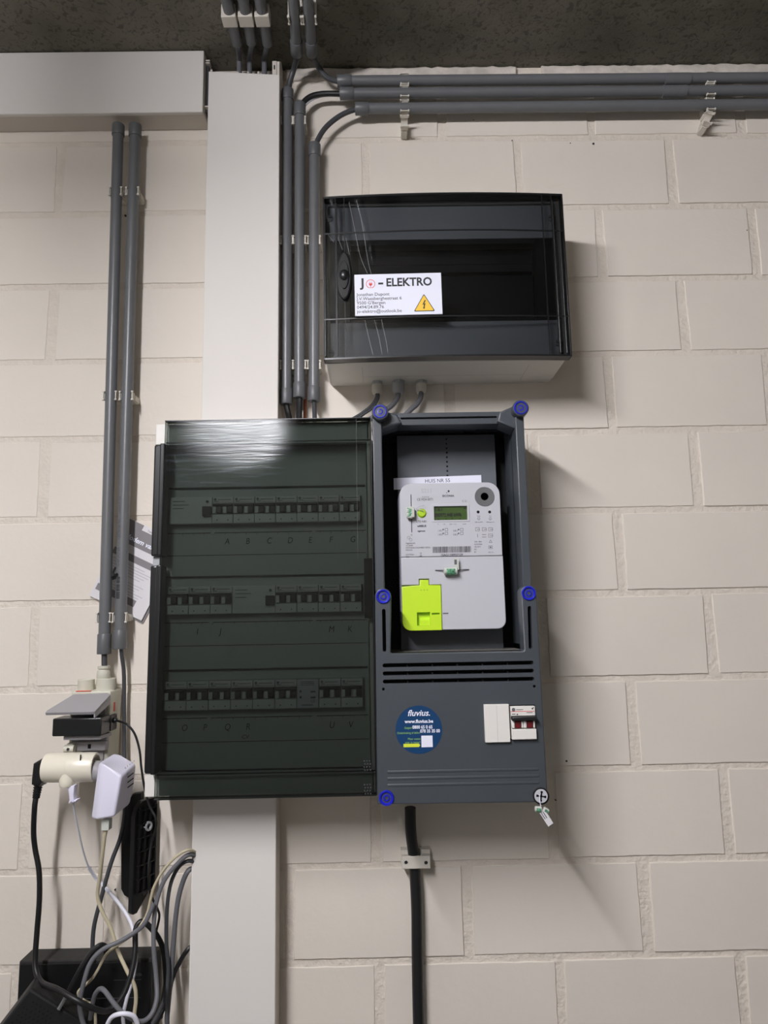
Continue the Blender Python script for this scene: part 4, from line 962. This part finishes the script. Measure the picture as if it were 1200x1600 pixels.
root2 = thing('cable_tie', 'small black cable tie knot between the two left conduits beside the leaflet', 'cable tie', tuple(at(178, 898, .03)))
mb = MB(); mb.tube([at(180, 887, .03), at(177, 895, .036), at(181, 901, .04), at(176, 905, .036)], .0018, 'cable_black', seg=8); mb.tube([at(175, 902, .037), at(183, 897, .044)], .0022, 'cable_black', seg=8); mb.build('strap', root2)

# ================================================================== SOCKET BOX and what is plugged in
sb = thing('socket_box', 'weatherproof grey double wall socket box with open lid under the left conduit', 'socket', (.124, 0, 1.255))
mb = MB(); mb.plate(rrect(.090, .1570, 1.248, 1.393, .004), .002, .052, 'socket_cream', bev=.003)
mb.box(.096, .150, .052, .056, 1.256, 1.380, 'socket_grey', .001); mb.build('housing', sb)
for px0, px1, h in ((120, 145, .018), (149, 178, .019)):
    a = at(px0, 1080, .035); b = at(px1, 1080, .035); x = (a.x+b.x)/2; r = (b.x-a.x)/2
    mb = MB(); mb.lathe([(r, -.012), (r, h-.001), (r-.001, h), (r-.002, h-.003), (0, h-.003)] if px0 == 120 else [(r, -.012), (r, h-.001), (r-.001, h), (0, h)], W(x, .030, 1.393), (0, 0, 1), 'socket_cream', seg=28); mb.build('conduit_entry', sb)
g = at(162, 1068, .035); mb = MB(); r = .0115
mb.lathe([(r*.95, 0), (r, .001), (r*.97, .010), (r*.9, .0135), (r*.72, .014), (r*.72, .016)], W(g.x-.002, .032, 1.412), (0, 0, 1), 'socket_cream', seg=12); mb.lathe([(r*.8, .016), (r*.88, .0165), (r*.88, .0205), (r*.6, .021)], W(g.x-.002, .032, 1.412), (0, 0, 1), 'socket_cream', seg=16); mb.build('cable_gland', sb)
# open lid of the upper socket (tilted out)
A0, A1 = W(.0875, .052, 1.384), W(.1460, .052, 1.384); B0, B1 = W(.072, .100, 1.3605), W(.1440, .100, 1.3605)
mb = MB(); n_ = Vector((0, -.45, .9))*.0045
def quadslab(mb, P, n_, m):
    v = [mb.bm.verts.new(p) for p in P]+[mb.bm.verts.new(p+n_) for p in P]
    k = len(P); mb.face(v[:k][::-1], m); mb.face(v[k:], m)
    for i in range(k): mb.face([v[i], v[(i+1) % k], v[(i+1) % k+k], v[i+k]], m)
quadslab(mb, [A0+Vector((.008, 0, 0)), A1+Vector((.006, 0, .001)), A1+Vector((.013, -.006, -.001)), B1+Vector((.006, .002, 0)), B1, B0, B0+Vector((.0, .006, .003))], n_, 'flap_grey')
quadslab(mb, [A1+Vector((.013, -.006, -.012)), B1+Vector((.006, .002, -.006)), B1+Vector((.006, .002, 0)), A1+Vector((.013, -.006, 0))], Vector((-.002, 0, 0)), 'flap_grey')
mb.build('upper_lid', sb, label='open grey hinged lid')
mb = MB(); mb.tube([W(.108, .055, 1.315), W(.156, .055, 1.315)], .006, 'socket_grey', seg=16); mb.box(.100, .157, .050, .066, 1.298, 1.313, 'socket_grey', .002); mb.box(.128, .133, .066, .0665, 1.302, 1.309, 'hole'); mb.build('lower_lid_hinge', sb)
mb = MB(); p = at(105, 1170, .075); mb.tube([W(p.x-.004, .075, p.z), W(p.x+.012, .075, p.z)], .0062, 'socket_cream', seg=16); mb.box(p.x-.002, p.x+.008, .055, .075, p.z-.004, p.z+.008, 'socket_cream', .001); mb.disc(p.x+.004, p.z, .0024, .080, .0818, 'steel_dark', seg=14); mb.build('lid_catch', sb)
mb = MB(); c1 = at(131, 1086, .05); mb.box(c1.x-.013, c1.x+.012, .046, .0525, 1.3925, 1.3934, 'red_paint'); mb.box(.1568, .1573, .030, .037, 1.357, 1.372, 'red_paint'); mb.build('red_paint_marks', sb)
# black power adapter in the upper socket
pa = thing('power_adapter', 'flat black power adapter plugged in under the open grey lid', 'power adapter', (.122, -.056, 1.325))
mb = MB(); mb.box(.0815, .1600, .057, .0965, 1.3265, 1.3545, 'black_plastic', .002); mb.box(.0835, .1615, .030, .058, 1.3275, 1.3530, 'black_plastic', .0015); mb.build('case', pa)
mb = MB(); mb.tube([W(.161, .045, 1.344), W(.1665, .045, 1.343)], .0042, 'black_plastic', seg=10)
mb.build('strain_relief', pa)
# grey tray edge beneath adapter
mb = MB(); mb.plate([(.093, .050), (.160, .050), (.156, .088), (.097, .088)], 1.3195, 1.3250, 'socket_grey', xform=lambda x, d, z: Vector((x, -z, d))); mb.build('lower_lid', sb)
cable('adapter_cable', 'thin black cable arcing from the flat adapter down beside the switchboard', [W(.166, .045, 1.343), (193, 1129, .055), (201, 1134, .06), (211, 1148, .06), (218, 1172, .06), (221, 1200, .055), (226, 1232, .05), (234, 1260, .05), (243, 1278, .055), (243, 1295, .055), (236, 1320, .052), (232, 1360, .06), (235, 1395, .055), (246, 1420, .05), (249, 1432, .05), (245, 1452, .04), (243, 1462, .03)], .0019, 'cable_black')
# cream three-way splitter
sp_ = thing('socket_splitter', 'cream cylindrical T-shaped socket splitter plugged into the lower socket', 'socket splitter', (.112, -.056, 1.26))
SPD = .094; ctr = at(109, 1199, SPD); zc = ctr.z; xL = at(71, 1199, SPD).x; xR = at(150, 1199, SPD).x
mb = MB(); Rr = .0225; L = xR-xL
mb.lathe([(Rr-.003, 0), (Rr-.0008, .001), (Rr, .004), (Rr+.0004, L*.5-.0004), (Rr+.0001, L*.5), (Rr+.0004, L*.5+.0004), (Rr, L-.002), (Rr-.001, L), (Rr-.004, L), (Rr-.005, L-.010), (0, L-.010)], W(xL, SPD, zc), (1, 0, 0), 'splitter_cream', seg=40)
mb.tube([W(ctr.x, SPD-.006, zc), W(ctr.x, .060, zc+.002)], .017, 'splitter_cream', seg=24); mb.build('body', sp_)
mb = MB(); bx_ = at(110, 1212, SPD).x
mb.lathe([(.0095, .016), (.0115, 0), (.0115, -.006), (.0100, -.0085), (.006, -.009)], W(bx_, SPD+.012, zc-.018), (0, 0, 1), 'splitter_cream', seg=20); mb.build('lower_outlet', sp_)
mb = MB(); q = at(124, 1184, SPD+.022); mb.box(q.x-.0006, q.x+.0010, SPD+.0165, SPD+.0190, q.z-.005, q.z+.004, 'black_matt', .0004); mb.build('scorch_mark', sp_)
# black angled plug, left end
pl = thing('black_plug', 'black angled mains plug in the left end of the cream splitter', 'plug', (xL, -SPD, zc))
mb = MB()
prof = [at(75.5, 1180, SPD), at(57, 1191, SPD), at(54.5, 1214, SPD), at(54, 1224, SPD), at(67, 1227, SPD), at(71, 1221, SPD), at(76, 1219, SPD)]
mb.plate([(p.x, p.z) for p in prof], SPD-.013, SPD+.013, 'black_plastic', bev=.004); mb.build('plug_body', pl)
mb = MB()
pA_, pB_ = at(60.5, 1222, SPD), at(56.5, 1246, SPD); dv = (pB_-pA_)
for k in range(6): q = pA_+dv*(.15+.16*k); mb.lathe([(.0050, 0), (.0072-.0003*k, .0006), (.0072-.0003*k, .0016), (.0050, .0022)], q, dv, 'black_plastic', seg=16)
mb.tube([pA_, pB_], .0055, 'black_plastic', seg=14); mb.build('strain_relief', pl)
# small white plug below
wp = thing('white_plug', 'flat white plug hanging in the underside of the cream splitter', 'plug', tuple(at(112, 1228, SPD+.012)))
P = [at(106, 1226, SPD+.012), at(119, 1226, SPD+.012), at(117.5, 1240, SPD+.012), at(118, 1249, SPD+.012), at(123.5, 1248, SPD+.012), at(120, 1253, SPD+.012), at(108, 1255, SPD+.012), at(110, 1249, SPD+.012), at(109, 1240, SPD+.012)]
mb = MB(); mb.plate([(p.x, p.z) for p in P], SPD+.006, SPD+.018, 'adapter_white', bev=.003); mb.build('plug_body', wp)
# white adapter right
wa = thing('network_adapter', 'bulky white plug-in adapter hanging at the right end of the cream splitter', 'adapter', (.19, -.09, 1.21))
F = [at(*p) for p in ((153, 1193, .125), (161, 1190, .128), (186, 1212, .140), (178, 1277, .140), (167, 1281.5, .138), (142, 1280, .122), (149, 1222, .122))]
mb = MB()
def V(px, py, d): return mb.bm.verts.new(at(px, py, d))
# front-left shell, bevelled top, right end with vents (closed solid)
a0, a1, a2, a3 = V(153, 1194, .112), V(160, 1190, .122), V(190, 1213, .126), V(213, 1193, .070)
a4, a5 = V(187, 1177, .066), V(176, 1177, .070)
b0, b1, b2, b3 = V(142, 1279, .112), V(151, 1282, .122), V(178, 1277, .126), V(203, 1256, .080)
b4 = V(190, 1262, .060); b5 = V(160, 1270, .066)
c3 = V(212, 1222, .070)
m_ = 'adapter_white'
mb.face([a0, a1, b1, b0], m_); mb.face([a1, a2, b2, b1], m_); mb.face([a2, a3, c3, b3, b2], m_); mb.face([a0, a5, a4, a3, a2, a1], m_)
mb.face([a4, b4, b3, c3, a3], m_); mb.face([a5, b5, b4, a4], m_); mb.face([a0, b0, b5, a5], m_); mb.face([b0, b1, b2, b3, b4, b5], m_)
bmesh.ops.recalc_face_normals(mb.bm, faces=mb.bm.faces)
bmesh.ops.bevel(mb.bm, geom=list(mb.bm.edges), offset=.0042, segments=4, affect='EDGES', profile=.5)
case = mb.build('case', wa)
mb = MB()
n0 = (at(213, 1193, .070)-at(190, 1213, .126)); 
for k in range(3):
    y = 1213+8*k
    p0 = at(199.5, y+1.5, .104); p1 = at(208, y-5, .083); nn = n0.cross(Vector((0, 0, 1))).normalized()
    if nn.y > 0: nn = -nn
    mb.tube([p0+nn*.0002, p1+nn*.0002], .0009, 'hole', seg=6)
for k in range(4): p0 = at(199+1.8*k, 1208-1.6*k, .104-.005*k); mb.tube([p0, p0+Vector((0, 0, -.0022))], .0004, 'ink', seg=5)
for k in range(5): p0 = at(196+3.4*k, 1201-2.7*k, .110-.008*k); mb.tube([p0, p0+Vector((0, 0, .0025))], .0007, 'ink_pale', seg=5)
mb.build('vent_slot', wa)
mb = MB(); mb.tube([at(148, 1205, SPD), at(160, 1205, SPD)], .016, 'socket_grey', seg=20); mb.build('plug_end', wa)
mb = MB(); mb.box(at(161, 1283, .105).x, at(173, 1283, .105).x, .098, .112, at(165, 1296, .105).z, at(165, 1279, .105).z, 'seal_clear', .001); mb.tube([at(165.5, 1292, .105), at(163.5, 1307, .105)], .0042, 'cable_beige', seg=12, r1=.0028); nn_ = mb.build('network_connector', wa)

# black wall brackets
wb = thing('wall_bracket', 'pair of black ribbed plastic plates hanging below the switchboard corner', 'bracket', (.20, 0, 1.02))
A_ = [at(190, 1300, .01), at(190, 1388, .01), at(195, 1398, .01), at(206, 1404, .01), at(222, 1404, .01), at(222, 1238, .01), at(208, 1240, .01), at(195, 1262, .01)]
mb = MB(); mb.plate([(p.x, p.z) for p in A_], .001, .014, 'black_plastic', bev=.002); mb.build('rear_plate', wb)
Bc = [at(*p) for p in ((209, 1272, .05), (214, 1258, .045), (226, 1247, .03), (243, 1250, .012), (243, 1398, .012), (219, 1429, .045), (209, 1427, .05))]
mb = MB(); e0, e1 = at(208.5, 1340, .055), at(243, 1340, .012); axh = Vector((e1.x-e0.x, e1.y-e0.y, 0)); Wd = axh.length; axh.normalize(); nrm = Vector((axh.y, -axh.x, 0)); 
if nrm.y > 0: nrm = -nrm
mF = Matrix(((axh.x, -nrm.x, 0, e0.x), (axh.y, -nrm.y, 0, e0.y), (0, 0, 1, 0), (0, 0, 0, 1)))
zt_, zb_ = at(226, 1250, .035).z, at(214, 1429, .05).z
ol = [(0, zb_+.004), (.004, zb_), (.012, zb_), (Wd*.62, zb_+.026), (Wd, zb_+.030), (Wd, zt_), (.016, zt_), (.005, zt_-.008), (0, zt_-.022)]
mb.plate(ol, -.008, 0, 'black_plastic', holes=[rrect(.022, .034, zb_+.022, zb_+.030, .002, 3)], bev=.001, mtx=mF)
for k in range(4): x = .008+(Wd-.012)*k/3; mb.box(x-.0008, x+.0008, 0, .004, zb_+.03, zt_-.01, 'black_plastic', mtx=mF)
for k in range(7): z = zb_+.03+(zt_-zb_-.045)*k/6; mb.box(.006, Wd-.003, 0, .004, z-.0008, z+.0008, 'black_plastic', mtx=mF)
mb.plate(circ(Wd*.55, zt_-.042, .0075, 20), .0, .0055, 'gland_grey', holes=[circ(Wd*.55, zt_-.042, .0045, 20)], mtx=mF)
mb.build('ribbed_plate', wb)

# black boxes at the bottom left
rb = thing('modem_box', 'large flat black box fixed low on the wall behind the tangled cables', 'modem', (.13, 0, .80))
mb = MB(); mb.box(.0255, .2390, .002, .046, .80, .9735, 'black_dusty', .002); mb.build('case', rb)
mb = MB(); mb.box(.0275, .2370, .046, .0475, .802, .969, 'black_plastic', .0008); mb.box(.120, .222, .0475, .0480, .917, .9174, 'ink_soft'); mb.box(.178, .222, .0475, .0480, .943, .9433, 'ink_soft'); mb.text('H-4000', .205, .9485, .0480, .006, 'ink_soft'); mb.build('front_panel', rb)
rt = thing('wifi_router', 'black perforated router leaning at an angle in the bottom left corner', 'router', tuple(at(60, 1600, .12)))
c0 = at(46, 1545, .125)
mR = Matrix.Translation(c0) @ Matrix.Rotation(math.radians(38), 4, 'Y') @ Matrix.Rotation(math.radians(12), 4, 'Z')
mb = MB(); mb.box(0, .115, -.030, 0, -.110, 0, 'black_matt', .003, mtx=mR); cs = mb.build('case', rt)
mR2 = mR
mb = MB()
for i in range(8):
    for j in range(11):
        x = .010+.0065*i+(.003 if j % 2 else 0); z = -.012-.0065*j
        if abs(i-3.5)+abs(j-5)*.5 < 5.5: mb.lathe([(.0017, 0), (.0017, .0002)], mR @ W(x, .0001, z), (mR.to_3x3() @ Vector((0, -1, 0))), 'hole', seg=8)
mb.build('vent_perforation', rt)
mb = MB(); mb.box(.004, .112, -.026, -.004, -.001, .0015, 'black_dusty', mtx=mR)
mb.build('connector_edge', rt)
mb = MB(); mb.tube([at(91, 1578, .12), at(98, 1566, .115), at(107, 1550, .11)], .0028, 'steel', seg=8); mb.build('coax_connector', rt)

gx = 'tangled cables at the bottom left'
cable('power_cable', 'thick black mains cable falling from the black plug and looping over the black box', [(56.5, 1244, SPD), (54, 1262, .095), (52.5, 1300, .085), (55, 1327, .08), (61, 1361, .08), (61.5, 1407, .08), (57.5, 1460, .08), (55, 1508, .085), (64, 1534, .10), (88, 1545, .135), (120, 1563, .15), (149, 1577, .14), (171, 1578, .12), (192, 1556, .11), (205, 1521, .10), (211, 1487, .09), (212, 1452, .08), (221, 1440, .075), (235, 1449, .07), (250, 1470, .06), (257, 1495, .055), (259, 1540, .055), (250, 1590, .055)], .0042, 'cable_black', gx, seg=12)
cable('thin_cable', 'thin white cable hanging from the flat white plug', [(114, 1252, SPD+.012), (116, 1268, .10), (122, 1295, .09), (130, 1330, .075), (140, 1358, .06), (155, 1377, .05), (171, 1394, .05)], .0014, 'cable_light', gx)
cable('network_cable', 'pale grey cable crossing down to the right behind the beige cable', [(139, 1355, .055), (150, 1372, .05), (171, 1394, .048), (192, 1420, .05), (205, 1443, .06), (211, 1470, .07), (212, 1502, .075), (206, 1535, .08), (197, 1565, .08), (193, 1600, .08), W(.225, .07, .84)], .0028, 'cable_white', gx)
cable('network_cable', 'beige network cable falling from the white adapter', [(163.5, 1305, .105), (160, 1335, .10), (155.5, 1372, .09), (152.5, 1400, .085), (160, 1425, .085), (173, 1450, .085), (184, 1485, .09), (200, 1520, .10), (210, 1540, .10), (212.5, 1562, .10), (210, 1600, .10), W(.24, .09, .84)], .0029, 'cable_beige', gx)
cable('power_cable', 'grey cable leaving the barcoded conduit and dropping behind the white adapter', [(188.5, 1005, D3), (190, 1022, D3), (193.5, 1050, .025), (194, 1100, .02), (194.5, 1180, .02), (196, 1250, .03), (190, 1302, .035), (173, 1350, .045), (157, 1407, .05), (147, 1447, .05), (144.5, 1480, .05), (145, 1500, .052)], .0034, 'cable_dark', gx)
cable('power_cable', 'dark cable linking the left conduit to the socket box gland', [(162.6, 1010, D3), (163, 1030, D3), (163, 1060, D3)], .0048, 'cable_dark')
cable('power_cable', 'uppermost thick grey cable sweeping from behind the trunking and looping at the bottom', [W(.31, .03, 1.115), (297, 1335, .07), (277, 1350, .075), (256, 1377, .08), (244, 1412, .085), (240, 1449, .09), (240.5, 1487, .095), (244, 1527, .10), (245, 1559, .11), (237, 1584, .12), (221, 1596, .13), (197, 1587, .135), (179, 1569, .135), (165, 1550, .13), (157, 1545, .125), (149, 1553, .12), (144, 1572, .11), (141, 1592, .10)], .0034, 'cable_grey', gx)
cable('power_cable', 'grey cable hanging just right of the looping grey cable', [W(.31, .03, 1.105), (297, 1345, .065), (280, 1354, .065), (267, 1380, .065), (261, 1420, .065), (260, 1473, .065), (263, 1513, .065), (259, 1553, .07), (248, 1582, .075), (238, 1600, .08)], .0030, 'cable_dark', gx)
cable('power_cable', 'rightmost thick grey cable hanging straight down beside the lower trunking', [W(.31, .025, 1.095), (297, 1358, .055), (284, 1383, .055), (276, 1420, .055), (271, 1473, .055), (267, 1527, .055), (263, 1567, .055), (261, 1600, .055), W(.272, .05, .84)], .0040, 'cable_grey', gx)
cable('network_cable', 'cream cable sweeping from behind the trunking then left across the black box', [W(.31, .03, 1.12), (297, 1328, .075), (277, 1337, .08), (256, 1359, .08), (241, 1385, .08), (235, 1407, .08), (229, 1430, .08), (213, 1455, .085), (192, 1471, .09), (167, 1490, .095), (153, 1515, .10), (144, 1529, .10), (131, 1541, .105), (122, 1551, .105), (129, 1562, .10), (146, 1572, .10), (149, 1590, .10), (149, 1605, .10)], .0022, 'cable_beige', gx)
cable('power_cable', 'grey cable curving left across the front of the black box', [(240, 1412, .095), (227, 1441, .10), (213, 1455, .10), (187, 1471, .105), (160, 1484, .11), (141, 1505, .115), (131, 1535, .12), (124.5, 1567, .12), (127, 1588, .12), (132, 1604, .12)], .0034, 'cable_grey', gx)
cable('power_cable', 'black cable emerging from behind the lower trunking at the bottom', [W(.31, .03, .985), (296, 1481, .05), (281, 1503, .05), (269, 1530, .05), (262, 1560, .05), (246, 1595, .06), W(.23, .06, .85)], .0036, 'cable_black', gx)
cable('coaxial_cable', 'stiff black cable arching from the router over the black box', [(107, 1550, .11), (112, 1540, .11), (128, 1511, .11), (144, 1487, .105), (157, 1477, .10), (165, 1480, .09), (166, 1490, .07)], .0040, 'cable_black', gx)
cable('network_cable', 'short white cable curving at the very bottom beside the router', [(168, 1600, .14), (174, 1590, .145), (184, 1585, .15), (197, 1584, .15), (209, 1588, .145), (215, 1600, .14)], .0032, 'cable_white', gx)
# drips of the ties
